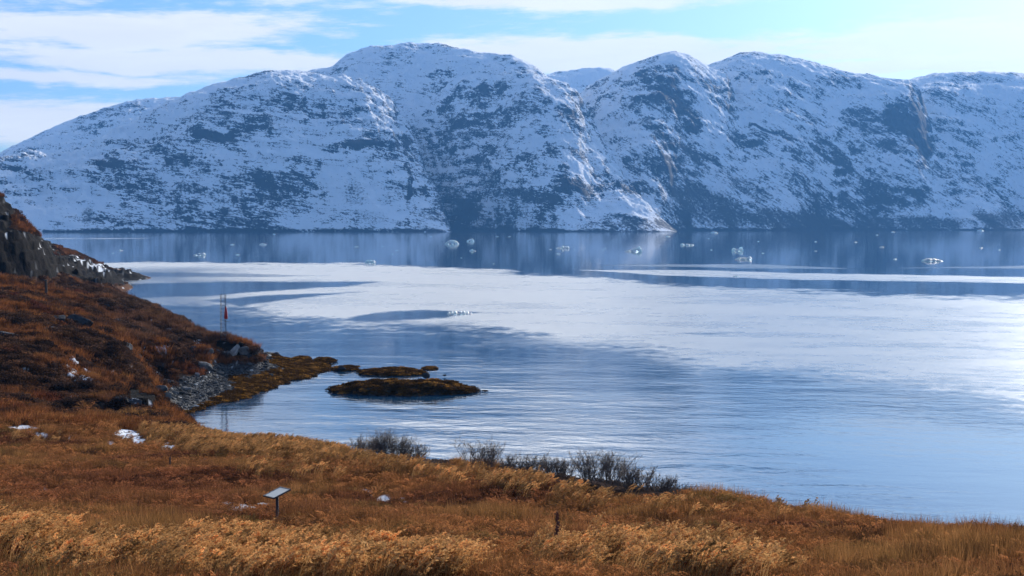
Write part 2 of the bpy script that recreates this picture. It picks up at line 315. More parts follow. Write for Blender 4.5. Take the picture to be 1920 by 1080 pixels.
# ------------------------------------------------------------------ near terrain (meadow, shore and hillside)
CP = []
def cp(px, py, d): CP.append(at_d(px, py, d))
def cz(px, d, z):
    s, c, k = ray(px, HOR); CP.append(np.array([s*d, c*d, z]))
def cw(px, py, z): CP.append(at_z(px, py, z))
for px in (-700, 0, 960, 1920, 2700): cz(px, 5, 15.6); cz(px, 14, 13.4)
for px, d in ((-600, 25), (0, 25), (500, 25.5), (960, 26), (1450, 26), (1920, 27), (2500, 28)): cp(px, 1085, d)
for px, py, d in ((-600, 990, 39), (0, 985, 39), (520, 985, 38), (960, 990, 37), (1450, 995, 36.5), (1920, 1022, 38), (1700, 1004, 37), (1700, 978, 42), (1500, 958, 45), (1380, 937, 49), (1250, 915, 53), (1130, 893, 57),
                  (1000, 878, 61), (900, 862, 65), (820, 850, 69), (700, 838, 73), (600, 828, 76), (480, 815, 79), (400, 808, 81), (330, 806, 82), (200, 812, 80), (0, 812, 80), (-500, 810, 80),
                  (0, 870, 60), (300, 865, 61), (600, 885, 56), (850, 920, 49), (1150, 960, 42.5), (0, 930, 48), (350, 925, 49), (2400, 1040, 38)): cp(px, py+(26+14*(px > 1600) if d > 40 else 14*(px > 1800)), d)
for px, d0 in ((600, 76), (820, 69), (1000, 61), (1250, 53), (1500, 45), (1700, 42), (1920, 40), (2400, 39), (420, 81)):
    cz(px, d0+9, 3.0); cz(px, d0+19, -.4); cz(px, d0+34, -3)
# gully between meadow and hillside
cp(0, 784, 92); cp(150, 784, 93); cp(250, 782, 96); cp(330, 778, 100); cz(400, 97, 1.8); cz(370, 110, .8); cz(420, 112, -.9); cz(500, 110, -2); cz(-400, 94, 5)
# hillside
for px, py, d in ((-300, 760, 103), (0, 745, 102), (0, 690, 112), (0, 640, 126), (0, 590, 145), (0, 555, 168), (0, 528, 196), (0, 516, 232), (0, 452, 236), (0, 418, 246), (-10, 368, 268), (50, 520, 236), (50, 466, 240), (25, 518, 234), (25, 456, 238), (75, 514, 240), (75, 474, 246), (-60, 515, 231), (-60, 440, 236),
                  (98, 512, 248), (102, 483, 262), (14, 392, 275), (30, 424, 288), (45, 444, 300), (70, 457, 322), (100, 469, 350), (130, 477, 378), (160, 487, 402), (190, 496, 430), (225, 508, 455),
                  (125, 522, 290), (160, 527, 318), (190, 536, 318), (230, 560, 255), (270, 584, 215), (330, 609, 190), (380, 624, 175), (420, 635, 166), (450, 646, 161),
                  (130, 560, 185), (130, 600, 155), (200, 600, 170), (130, 650, 128), (130, 700, 112), (200, 650, 136), (200, 700, 120), (290, 650, 147), (260, 700, 125), (330, 650, 150), (230, 755, 108), (130, 755, 104), (390, 655, 158)): cp(px, py, d)
for px, py, z in ((300, 702, 2.0), (320, 684, 2.2), (290, 722, 1.9), (280, 745, 1.9), (300, 745, 1.7), (420, 690, 1.2), (470, 705, .7), (430, 725, .6), (500, 705, .45), (380, 725, .9), (285, 765, 1.6), (330, 722, 1.6), (360, 690, 1.9), (400, 672, 1.9), (440, 670, 1.5), (470, 664, 1.3), (400, 700, 1.0), (350, 740, .8), (450, 700, .7), (500, 685, .5), (560, 690, .25), (515, 667, .7),
                  (362, 771, 0), (300, 785, .1), (430, 752, 0), (480, 735, 0), (530, 716, 0), (575, 706, 0), (612, 693, 0), (600, 681, 0), (540, 670, 0), (255, 518, 0), (240, 526, 0), (200, 530, 0), (185, 531, 0)): cw(px, py, z)
for px, d, z in ((190, 350, -1.5), (230, 300, -2), (270, 245, -1.5), (330, 215, -1.5), (420, 188, -1.5), (480, 184, -.9), (540, 182, -.9), (640, 162, -.7), (620, 150, -.8), (560, 140, -1), (480, 124, -1.2), (260, 500, -3), (120, 500, -2), (300, 400, -4),
                 (700, 120, -3), (700, 180, -3), (800, 240, -5), (960, 120, -4), (960, 300, -6), (1500, 100, -4), (1500, 200, -6), (1920, 90, -4), (2600, 90, -5), (500, 300, -5), (2600, 300, -8), (1920, 500, -9), (900, 600, -9),
                 (0, 330, 15), (0, 420, 6), (0, 560, -4), (-500, 130, 10), (-500, 200, 20), (-500, 300, 26), (-500, 420, 14), (-500, 600, -4), (-1200, 120, 14), (-1200, 250, 25), (-1200, 600, 0), (-1000, 60, 10)): cz(px, d, z)
CP = np.array(CP)
def tps_fit(P, lam=.02):
    # work in log-polar-like coordinates so near and far detail get equal weight
    S = warp(P[:, 0], P[:, 1]); d = np.linalg.norm(S[:, None]-S[None], axis=2)
    K = kern(d)+lam*.01*np.eye(len(P)); Q = np.hstack([np.ones((len(P), 1)), S])
    Am = np.block([[K, Q], [Q.T, np.zeros((3, 3))]]); b = np.concatenate([P[:, 2], np.zeros(3)])
    return np.linalg.solve(Am, b), S
def warp(x, y):
    r = np.hypot(x, y); a = np.arctan2(x, y); return np.stack([a*3.0, np.log(np.maximum(r, 1.0))*1.6], -1)
def kern(d): return d*d*np.log(d+1e-9)
_w, _S = tps_fit(CP)
def tps(x, y):
    x = np.asarray(x, float).ravel(); y = np.asarray(y, float).ravel(); out = np.empty(len(x))
    for i in range(0, len(x), 40000):
        s = warp(x[i:i+40000], y[i:i+40000]); d = np.sqrt(((s[:, None]-_S[None])**2).sum(2))
        out[i:i+40000] = kern(d)@_w[:-3]+_w[-3]+s@_w[-2:]
    return out
def zone_masks(X, Y, Z):
    """rock / snow / beach / weed weights from where things stand in the place"""
    PX, PY = to_px(X, Y, Z); r = np.hypot(X, Y)
    wx = PX+fbm(X/3, Y/3, 3, 71)*14; wy = PY+fbm(X/3, Y/3, 3, 73)*6
    hill = r > 92
    rock = np.zeros(X.shape)
    for (cx, cy, rx, ry, an, w) in [(20, 475, 95, 46, 0, 1.2), (75, 505, 50, 20, 0, 1), (-60, 440, 100, 60, 0, 1), (150, 505, 100, 22, 14, 1.2), (215, 518, 60, 12, 8, 1.3), (238, 517, 40, 10, 8, 1.5), (195, 529, 34, 7, 0, 1.5), (5, 395, 30, 30, 50, .9), (440, 655, 45, 14, 18, .9), (500, 664, 40, 7, 0, 1),
                                    (260, 748, 45, 20, 20, .8), (180, 765, 90, 14, 0, .6), (225, 655, 14, 12, 0, .5), (330, 700, 30, 10, 20, .5)]:
        rock = np.maximum(rock, w*(1-ss(ell(wx, wy, cx, cy, rx, ry, an), .6, 1.15)))
    rock = np.maximum(rock, .8*ss(fbm(X/6, Y/6, 4, 85, .6), .34, .5)); rock *= hill
    beach = ss(1.9-Z+fbm(X/2.5, Y/2.5, 3, 75)*.5, 0, .5)*hill*(PX > 255)*(r < 215)*(PX < 700)
    snow = np.zeros(X.shape); sp = fbm(X/.45, Y/.9, 5, 77, .65)
    sn2 = np.zeros(X.shape)
    for (cx, cy, rx, ry) in [(465, 954, 42, 10), (425, 943, 12, 6), (505, 945, 14, 5), (240, 810, 26, 14), (258, 826, 18, 10), (315, 838, 22, 6), (208, 832, 14, 5), (690, 922, 16, 6), (725, 938, 46, 9), (915, 1050, 16, 5), (95, 917, 26, 4),
                             (195, 930, 20, 4), (130, 950, 26, 3), (890, 864, 44, 6), (820, 849, 22, 6), (1610, 1030, 34, 5), (1120, 1072, 44, 8), (1300, 1074, 20, 6), (583, 931, 14, 4), (45, 800, 30, 5), (75, 815, 20, 5), (990, 1052, 26, 4),
                             (965, 935, 12, 4), (1590, 1015, 20, 3), (1650, 985, 22, 3), (85, 1072, 12, 6), (560, 990, 26, 4), (600, 986, 20, 3), (440, 975, 14, 3), (1620, 975, 20, 3), (1900, 1040, 12, 3)]:
        snow = np.maximum(snow, .84*(1-ss(ell(PX, PY, cx, cy, rx, ry), .25, 1.4))+sp*1.5)
    for (cx, cy, rx, ry) in [(135, 690, 22, 22), (165, 705, 18, 25), (150, 740, 40, 10), (375, 642, 20, 9), (325, 620, 26, 6), (215, 603, 14, 6), (310, 652, 16, 10), (220, 640, 14, 6), (140, 480, 14, 6), (180, 500, 20, 8), (190, 508, 18, 6),
                              (115, 772, 14, 8), (405, 608, 6, 4), (20, 770, 30, 12), (250, 580, 8, 5), (200, 570, 10, 4), (70, 540, 8, 6), (155, 490, 16, 6)]:
        s2 = fbm(X/.8, Y/1.3, 5, 79, .7); sn2 = np.maximum(sn2, .62*(1-ss(ell(PX, PY, cx, cy, rx, ry), .2, 1.3))+s2*1.25+.05)
    sn2 = np.maximum(sn2, fbm(X/.8, Y/1.3, 5, 79, .7)*1.0+.45*fbm(X/9, Y/9, 3, 87)-.08)
    snow = np.where(hill, np.clip(sn2, 0, 2), snow); snow = ss(snow, .42, .62)
    weed = beach*ss(.50-Z+np.clip((PX-440)/200, -.35, .8)+fbm(X/1.6, Y/1.6, 4, 81)*.45, 0, .35)
    return PX, PY, rock, snow, beach, weed
def relief(X, Y, Z):
    r = np.hypot(X, Y)
    far = ss(r, 88, 110)
    n = fbm(X/7, Y/7, 4, 61)*.34*(1-far)+fbm(X/1.3, Y/1.3, 3, 63)*.09*(1-far)
    amp = ss(Z, 1.6, 4.0)
    h = fbm(X/11, Y/11, 5, 65, .55)*1.7+fbm(X/3.6, Y/3.6, 4, 66, .55, True)*.6
    n = n+far*(h*amp+fbm(X/2.2, Y/2.2, 4, 67)*.22*(1-amp))
    return n
def make_ground_mat():
    m, M = newmat('heath_ground')
    geo = M.n('ShaderNodeNewGeometry'); pos = geo.outputs['Position']
    z = M.n('ShaderNodeSeparateColor', _0=M.n('ShaderNodeAttribute', dict(attribute_name='zones')).outputs['Color'])
    wd = M.n('ShaderNodeAttribute', dict(attribute_name='weed')).outputs['Fac']
    a = M.noise(pos, .35, 6, .65); b = M.noise(pos, 2.2, 5, .7); c = M.noise(pos, .09, 4, .6)
    veg = M.mix(M.sst(a, .38, .62), C(.050, .022, .012), C(.135, .055, .022))
    veg = M.mix(M.sst(c, .45, .6), veg, C(.10, .045, .022))
    veg = M.mix(M.m('MULTIPLY', M.sst(b, .52, .7), .5), veg, C(.035, .028, .012))
    rkn = M.noise(pos, .8, 8, .68, scl=(1, 1, .4)); rk = M.mix(M.sst(rkn, .35, .7), C(.002, .002, .0025), C(.016, .012, .010))
    peb = M.n('ShaderNodeTexVoronoi', _0=pos, Scale=3.2)
    pebc = M.mix(M.n('ShaderNodeSeparateColor', _0=peb.outputs['Color']).outputs[0], C(.025, .025, .028), C(.11, .105, .10))
    weed = M.mix(M.sst(b, .35, .65), C(.045, .024, .006), C(.16, .085, .016))
    col = M.mix(z.outputs[2], veg, pebc); col = M.mix(wd, col, weed)
    rm = M.sst(M.m('ADD', z.outputs[0], M.m('MULTIPLY', M.m('SUBTRACT', a, .5), .9)), .38, .55)
    col = M.mix(rm, col, rk); col = M.mix(z.outputs[1], col, C(.80, .82, .85))
    hb = M.m('ADD', M.m('MULTIPLY', rkn, .6), M.m('MULTIPLY', b, .35))
    bp = M.n('ShaderNodeBump', Strength=.8, Distance=.35, Height=M.m('MULTIPLY', hb, M.m('SUBTRACT', 1.0, M.m('MULTIPLY', z.outputs[1], .8))))
    bs = M.n('ShaderNodeBsdfPrincipled', Base_Color=col, Roughness=M.fmix(z.outputs[2], .9, .55), Normal=bp.outputs[0])
    bs.inputs['Specular IOR Level'].default_value = .04
    finish(M, bs); return m
def terrain():
    azs = np.concatenate([np.linspace(R(-70), R(-21.5), 110, endpoint=False), np.linspace(R(-21.5), R(21.5), 720, endpoint=False), np.linspace(R(21.5), R(70), 110)])
    rs = np.concatenate([np.geomspace(2, 22, 30, endpoint=False), np.geomspace(22, 95, 250, endpoint=False), np.geomspace(95, 290, 420, endpoint=False), np.geomspace(290, 520, 150, endpoint=False), np.geomspace(520, 800, 20)])
    A, D = np.meshgrid(azs, rs); X = D*np.sin(A); Y = D*np.cos(A)
    Z = tps(X, Y).reshape(A.shape); Z = np.where(D > 560, np.minimum(Z, -2), Z)
    Z = np.where((D > 84) & (np.degrees(A) > -8), np.minimum(Z, 3.0), Z)
    Z = np.where(D < 22, np.minimum(Z, 15.3-.155*D), Z)
    Z0 = Z+relief(X, Y, Z)
    PX, PY, rock, snow, beach, weed = zone_masks(X, Y, Z0)
    crag = fbm(X/5.5, Y/5.5, 5, 91, .6, True); Z0 = Z0+rock*ss(Z0, .0, 2.0)*crag*1.15
    ph = Z0/1.6+fbm(X/9, Y/9, 3, 93)*.8; fr = ph-np.floor(ph)
    Z0 = Z0+rock*ss(Z0, .3, 2)*(ss(fr, .5, .95)-fr)*1.1
    o = mesh_np('ground', np.stack([X, Y, Z0], -1).reshape(-1, 3), grid_faces(len(rs), len(azs)), make_ground_mat())
    cattr(o, 'zones', np.stack([rock, snow, beach], -1).reshape(-1, 3)); fattr(o, 'weed', weed); tag(o, kind='structure')
    return azs, rs, Z0
TAZ, TRS, TZ = terrain()
def ground_z(X, Y):
    a = np.arctan2(X, Y); r = np.hypot(X, Y)
    fi = np.interp(a, TAZ, np.arange(len(TAZ))); fj = np.interp(r, TRS, np.arange(len(TRS)))
    i = np.minimum(fi.astype(int), len(TAZ)-2); j = np.minimum(fj.astype(int), len(TRS)-2); u = fi-i; v = fj-j
    return (TZ[j, i]*(1-u)+TZ[j, i+1]*u)*(1-v)+(TZ[j+1, i]*(1-u)+TZ[j+1, i+1]*u)*v
def gz(x, y): return float(ground_z(np.array([x]), np.array([y]))[0])
def on_ground(px, py, near=22.0, far=600.0):
    """first point where the sight line through a photo pixel meets the ground"""
    s, c, k = ray(px, py); d = np.geomspace(near, far, 4000); z = ground_z(s*d, c*d); hit = np.nonzero(CAMZ+k*d <= z)[0]
    if len(hit) == 0: dd = d[np.argmin(CAMZ+k*d-z)]
    else: dd = d[hit[0]]
    return np.array([s*dd, c*dd, gz(s*dd, c*dd)])

# ------------------------------------------------------------------ water
def make_water_mat():
    m, M = newmat('fjord_water')
    geo = M.n('ShaderNodeNewGeometry'); pos = geo.outputs['Position']
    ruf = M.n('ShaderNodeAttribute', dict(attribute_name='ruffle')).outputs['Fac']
    wav = M.n('ShaderNodeAttribute', dict(attribute_name='wave')).outputs['Fac']
    w1 = M.noise(pos, .42, 4, .6, scl=(.55, 1.0, 1), rot=(0, 0, R(12)), dist=.5)
    w2 = M.noise(pos, 1.5, 3, .6, scl=(.6, 1.0, 1), rot=(0, 0, R(-16)), dist=.4)
    w3 = M.noise(pos, .11, 3, .5, scl=(.5, 1.0, 1), rot=(0, 0, R(5)))
    gust = M.sst(M.noise(pos, .022, 4, .6, scl=(.5, 1.0, 1)), .35, .68)
    h = M.m('ADD', M.m('MULTIPLY', w1, M.fmix(gust, .10, .30)), M.m('ADD', M.m('MULTIPLY', w2, M.fmix(gust, .03, .085)), M.m('MULTIPLY', w3, .45)))
    bp = M.n('ShaderNodeBump', Strength=wav, Distance=1.0, Height=h)
    bs = M.n('ShaderNodeBsdfPrincipled', Base_Color=C(.008, .045, .095), Roughness=M.fmix(ruf, .06, .31), Normal=bp.outputs[0], IOR=M.fmix(ruf, 1.36, 2.25))  # ruffled patches also get a raised IOR, extra sheen put in to whiten them
    bs.inputs['Specular IOR Level'].default_value = .75
    finish(M, bs); return m
def water():
    pys = np.concatenate([[HOR+4.2], np.arange(HOR+7, 560, .8), np.arange(560, 1080, 1.6), [1150, 1300, 1600]])
    rs = (CAMZ*FPX/(pys-HOR))[::-1]; azs = np.concatenate([np.linspace(R(-75), R(-21), 60, endpoint=False), np.linspace(R(-21), R(21), 760, endpoint=False), np.linspace(R(21), R(75), 60)])
    A, D = np.meshgrid(azs, rs); X = D*np.sin(A); Y = D*np.cos(A)
    PX = 960+FPX*np.tan(np.clip(A, -1.2, 1.2)); PY = HOR+CAMZ*FPX/D
    n = fbm(PX/260, PY/14, 4, 101); n2 = fbm(PX/70, PY/3.2, 3, 103)
    W1 = [(-2500, 480), (60, 488), (400, 490), (700, 496.5), (850, 502), (1010, 514), (1200, 530), (1400, 542), (1920, 550), (2500, 556), (5000, 560), (5000, 800), (2400, 790), (1920, 748), (1700, 716), (1500, 700), (1310, 694), (1190, 655), (1000, 652), (905, 657), (985, 634),
          (840, 612), (640, 610), (520, 596), (470, 578), (400, 570), (200, 560), (-2500, 560)]
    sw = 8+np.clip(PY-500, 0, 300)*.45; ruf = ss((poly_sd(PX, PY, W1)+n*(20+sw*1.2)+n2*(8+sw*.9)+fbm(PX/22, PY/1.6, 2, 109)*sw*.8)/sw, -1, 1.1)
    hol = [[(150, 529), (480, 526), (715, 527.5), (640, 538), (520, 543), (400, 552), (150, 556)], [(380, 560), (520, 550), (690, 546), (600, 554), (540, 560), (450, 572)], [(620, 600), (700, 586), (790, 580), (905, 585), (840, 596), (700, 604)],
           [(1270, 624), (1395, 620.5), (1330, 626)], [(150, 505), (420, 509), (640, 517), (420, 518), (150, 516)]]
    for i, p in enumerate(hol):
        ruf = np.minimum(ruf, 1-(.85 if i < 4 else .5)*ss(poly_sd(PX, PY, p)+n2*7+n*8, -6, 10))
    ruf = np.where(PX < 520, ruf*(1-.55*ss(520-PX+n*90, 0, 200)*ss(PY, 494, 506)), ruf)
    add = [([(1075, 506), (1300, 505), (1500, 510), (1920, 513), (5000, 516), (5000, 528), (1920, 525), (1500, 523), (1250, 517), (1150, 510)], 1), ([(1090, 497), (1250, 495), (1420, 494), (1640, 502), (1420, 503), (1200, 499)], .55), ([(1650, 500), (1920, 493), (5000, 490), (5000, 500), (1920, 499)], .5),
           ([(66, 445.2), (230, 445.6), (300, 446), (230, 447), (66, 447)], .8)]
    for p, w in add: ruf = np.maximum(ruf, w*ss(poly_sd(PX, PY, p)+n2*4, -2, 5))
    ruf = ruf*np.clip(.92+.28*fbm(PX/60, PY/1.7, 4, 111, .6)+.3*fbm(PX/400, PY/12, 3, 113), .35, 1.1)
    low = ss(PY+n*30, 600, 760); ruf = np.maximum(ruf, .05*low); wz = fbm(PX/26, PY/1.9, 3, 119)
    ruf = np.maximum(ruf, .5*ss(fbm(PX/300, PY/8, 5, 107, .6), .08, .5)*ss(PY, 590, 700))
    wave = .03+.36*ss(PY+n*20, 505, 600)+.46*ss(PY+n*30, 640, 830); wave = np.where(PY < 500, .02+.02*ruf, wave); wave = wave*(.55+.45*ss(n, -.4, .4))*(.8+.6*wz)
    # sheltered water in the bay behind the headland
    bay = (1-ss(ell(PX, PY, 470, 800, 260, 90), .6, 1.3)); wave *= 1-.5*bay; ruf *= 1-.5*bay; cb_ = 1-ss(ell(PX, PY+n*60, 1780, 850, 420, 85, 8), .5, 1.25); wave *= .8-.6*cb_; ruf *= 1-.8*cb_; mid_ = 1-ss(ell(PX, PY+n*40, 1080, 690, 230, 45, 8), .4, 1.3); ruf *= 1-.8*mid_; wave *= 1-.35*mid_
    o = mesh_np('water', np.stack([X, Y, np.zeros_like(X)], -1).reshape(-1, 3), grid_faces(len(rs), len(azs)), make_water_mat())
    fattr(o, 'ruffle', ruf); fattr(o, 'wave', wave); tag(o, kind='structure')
water()

# ------------------------------------------------------------------ scatter system
def scatter(name, P, rot, scl, kind, tint, protos, mat=None):
    me = bpy.data.meshes.new(name); me.vertices.add(len(P)); me.vertices.foreach_set('co', np.asarray(P, np.float32).ravel()); me.update()
    o = bpy.data.objects.new(name, me); scene.collection.objects.link(o)
    a = me.attributes.new('rotv', 'FLOAT_VECTOR', 'POINT'); a.data.foreach_set('vector', np.asarray(rot, np.float32).ravel())
    a = me.attributes.new('sclv', 'FLOAT_VECTOR', 'POINT'); a.data.foreach_set('vector', np.asarray(scl, np.float32).ravel())
    a = me.attributes.new('kindi', 'INT', 'POINT'); a.data.foreach_set('value', np.asarray(kind, np.int32))
    cattr(o, 'tint', tint)
    coll = bpy.data.collections.new(name+'_source')
    for p in protos: coll.objects.link(p)
    g = bpy.data.node_groups.new(name+'_scatter', 'GeometryNodeTree')
    g.interface.new_socket('Geometry', in_out='INPUT', socket_type='NodeSocketGeometry'); g.interface.new_socket('Geometry', in_out='OUTPUT', socket_type='NodeSocketGeometry')
    G = NT(g); gi = G.n('NodeGroupInput'); go = G.n('NodeGroupOutput')
    ci = G.n('GeometryNodeCollectionInfo'); ci.inputs['Collection'].default_value = coll; ci.inputs['Separate Children'].default_value = True; ci.inputs['Reset Children'].default_value = True
    def at(nm, t):
        nd = G.n('GeometryNodeInputNamedAttribute', dict(data_type=t)); nd.inputs[0].default_value = nm; return nd.outputs[0]
    ip = G.n('GeometryNodeInstanceOnPoints'); ip.inputs['Pick Instance'].default_value = True
    G.L.new(gi.outputs[0], ip.inputs['Points']); G.L.new(ci.outputs[0], ip.inputs['Instance']); G.L.new(at('kindi', 'INT'), ip.inputs['Instance Index'])
    e2r = G.n('FunctionNodeEulerToRotation'); G.L.new(at('rotv', 'FLOAT_VECTOR'), e2r.inputs[0]); G.L.new(e2r.outputs[0], ip.inputs['Rotation'])
    G.L.new(at('sclv', 'FLOAT_VECTOR'), ip.inputs['Scale']); G.L.new(ip.outputs[0], go.inputs[0])
    md = o.modifiers.new('scatter', 'NODES'); md.node_group = g
    return o
def blades(nb, h, spread, w, lean, curve, rs, seg=3, wind=0.0):
    V = []; F = []; rn = []
    for b in range(nb):
        a = rs.uniform(0, 2*math.pi); r0 = spread*math.sqrt(rs.uniform()); x, y = r0*math.cos(a), r0*math.sin(a)
        hh = h*rs.uniform(.55, 1.1); la = rs.uniform(0, 2*math.pi) if rs.uniform() < .5 else a; l = lean*rs.uniform(.2, 1); dx, dy = math.cos(la)*l+wind, math.sin(la)*l
        wa = rs.uniform(0, math.pi); wx, wy = math.cos(wa)*w/2, math.sin(wa)*w/2; b0 = len(V)
        for s in range(seg):
            t = s/seg; k = t**1.7*curve+t*(1-curve); tw = 1-t*.6
            px, py, pz = x+dx*hh*k, y+dy*hh*k, hh*(t-.18*t*t*l)
            V += [(px-wx*tw, py-wy*tw, pz), (px+wx*tw, py+wy*tw, pz)]
        V.append((x+dx*hh, y+dy*hh, hh*(1-.22*l)))
        for s in range(seg-1):
            i = b0+2*s; F += [(i, i+1, i+3), (i, i+3, i+2)]
        i = b0+2*(seg-1); F.append((i, i+1, i+2)); rn += [rs.uniform()]*(2*seg+1)
    return V, F, rn
def plume(ns, h, rs, wind=.28, nl=26, ls=.05):
    V, F, rn = blades(ns*3, h*.55, .10, .009, .5, .6, rs)
    rn = [r*.35 for r in rn]
    for b in range(ns):
        x, y = rs.normal(0, .09, 2); hh = h*rs.uniform(.8, 1.1); wd = wind*rs.uniform(.6, 1.5); wy_ = rs.normal(0, .06); b0 = len(V); r = rs.uniform()
        def P(t): return np.array([x+wd*hh*t**2.4*1.0, y+wy_*hh*t*t, hh*(t-.20*t**4)])
        for s in range(5):
            t = s/5; p = P(t); V += [tuple(p+(-.0035, 0, 0)), tuple(p+(.0035, 0, 0))]; rn += [r*.4]*2
            if s: i = b0+2*s; F += [(i-2, i-1, i+1), (i-2, i+1, i)]
        for k in range(nl):
            t = .70+.34*rs.uniform()**.9; p = P(t); q = P(t+.03)-P(t-.03); q = q/np.linalg.norm(q)
            sz = ls*(1.25-.8*abs(t-.84)/.2)*rs.uniform(.6, 1.2); dr = q*.9+rs.normal(0, .42, 3)+np.array([.25, 0, -.25]); dr /= np.linalg.norm(dr)
            sd = np.cross(dr, rs.normal(0, 1, 3)); sd = sd/np.linalg.norm(sd)*sz*.23; i = len(V)
            V += [tuple(p), tuple(p+dr*sz*.5+sd), tuple(p+dr*sz), tuple(p+dr*sz*.5-sd)]; F += [(i, i+1, i+2), (i, i+2, i+3)]; rn += [.6+.4*r]*4
    return V, F, rn
def clump(nl, rad, h, ls, rs, stems=18):
    V, F, rn = blades(stems, h*1.05, rad*.8, .012, .5, .3, rs, 2)
    rn = [r*.3 for r in rn]
    for k in range(nl):
        a = rs.uniform(0, 2*math.pi); r = rad*math.sqrt(rs.uniform()); z = h*math.sqrt(max(0, 1-(r/rad)**2))*rs.uniform(.35, 1.05)
        p = np.array([r*math.cos(a), r*math.sin(a), z]); dr = rs.normal(0, 1, 3); dr[2] = abs(dr[2])+.3; dr /= np.linalg.norm(dr); sz = ls*rs.uniform(.5, 1.3)
        sd = np.cross(dr, rs.normal(0, 1, 3)); sd = sd/np.linalg.norm(sd)*sz*.3; i = len(V)
        V += [tuple(p-sd*.4), tuple(p+dr*sz*.6+sd), tuple(p+dr*sz), tuple(p+dr*sz*.5-sd)]; F += [(i, i+1, i+2), (i, i+2, i+3)]; rn += [rs.uniform(.2, 1)]*4
    return V, F, rn
def foliage_mat(name, tr=.35, rough=.6):
    m, M = newmat(name)
    t = M.n('ShaderNodeAttribute', dict(attribute_name='tint', attribute_type='INSTANCER')).outputs['Color']
    rn = M.n('ShaderNodeAttribute', dict(attribute_name='rnd')).outputs['Fac']
    k = M.m('ADD', .62, M.m('MULTIPLY', rn, .75)); kc = M.n('ShaderNodeCombineXYZ', _0=k, _1=k, _2=k).outputs[0]
    col = M.mix(1.0, t, kc, 'MULTIPLY')
    d = M.n('ShaderNodeBsdfDiffuse', Color=col); tl = M.n('ShaderNodeBsdfTranslucent', Color=col)
    mx = M.n('ShaderNodeMixShader', _0=tr, _1=d.outputs[0], _2=tl.outputs[0]); finish(M, mx); return m
MG = foliage_mat('dry_grass', .38)
def proto(name, vfr, mat):
    V, F, rn = vfr; o = mesh_np(name, V, F, mat, smooth=False, link=False); fattr(o, 'rnd', rn); return o
rs = np.random.default_rng(21)
gp = [proto('grass_a%d' % i, blades(46, .42, .16, .010, .95, .6, rs, wind=.26), MG) for i in range(4)]        # 0-3 fine grass
gp += [proto('grass_b%d' % i, plume(7, .74, rs), MG) for i in range(5)]                                        # 4-8 plumes
gp += [proto('grass_c%d' % i, blades(40, .62, .14, .012, .45, .7, rs, wind=.08), MG) for i in range(2)]        # 9-10 tall tufts
gp += [proto('grass_d%d' % i, clump(190, .34, .30, .075, rs), MG) for i in range(3)]                           # 11-13 low heath
gp += [proto('grass_e%d' % i, plume(7, .46, rs, .35, 16, .045), MG) for i in range(3)]                       # 14-16 short feathery grass
def rand_polar(n, d0, d1, a0, a1, p=1.0):
    u = rng.random(n); d = (d0**p+(d1**p-d0**p)*u)**(1/p) if p else d0*(d1/d0)**u
    a = np.radians(a0+(a1-a0)*rng.random(n)); return d*np.sin(a), d*np.cos(a), d
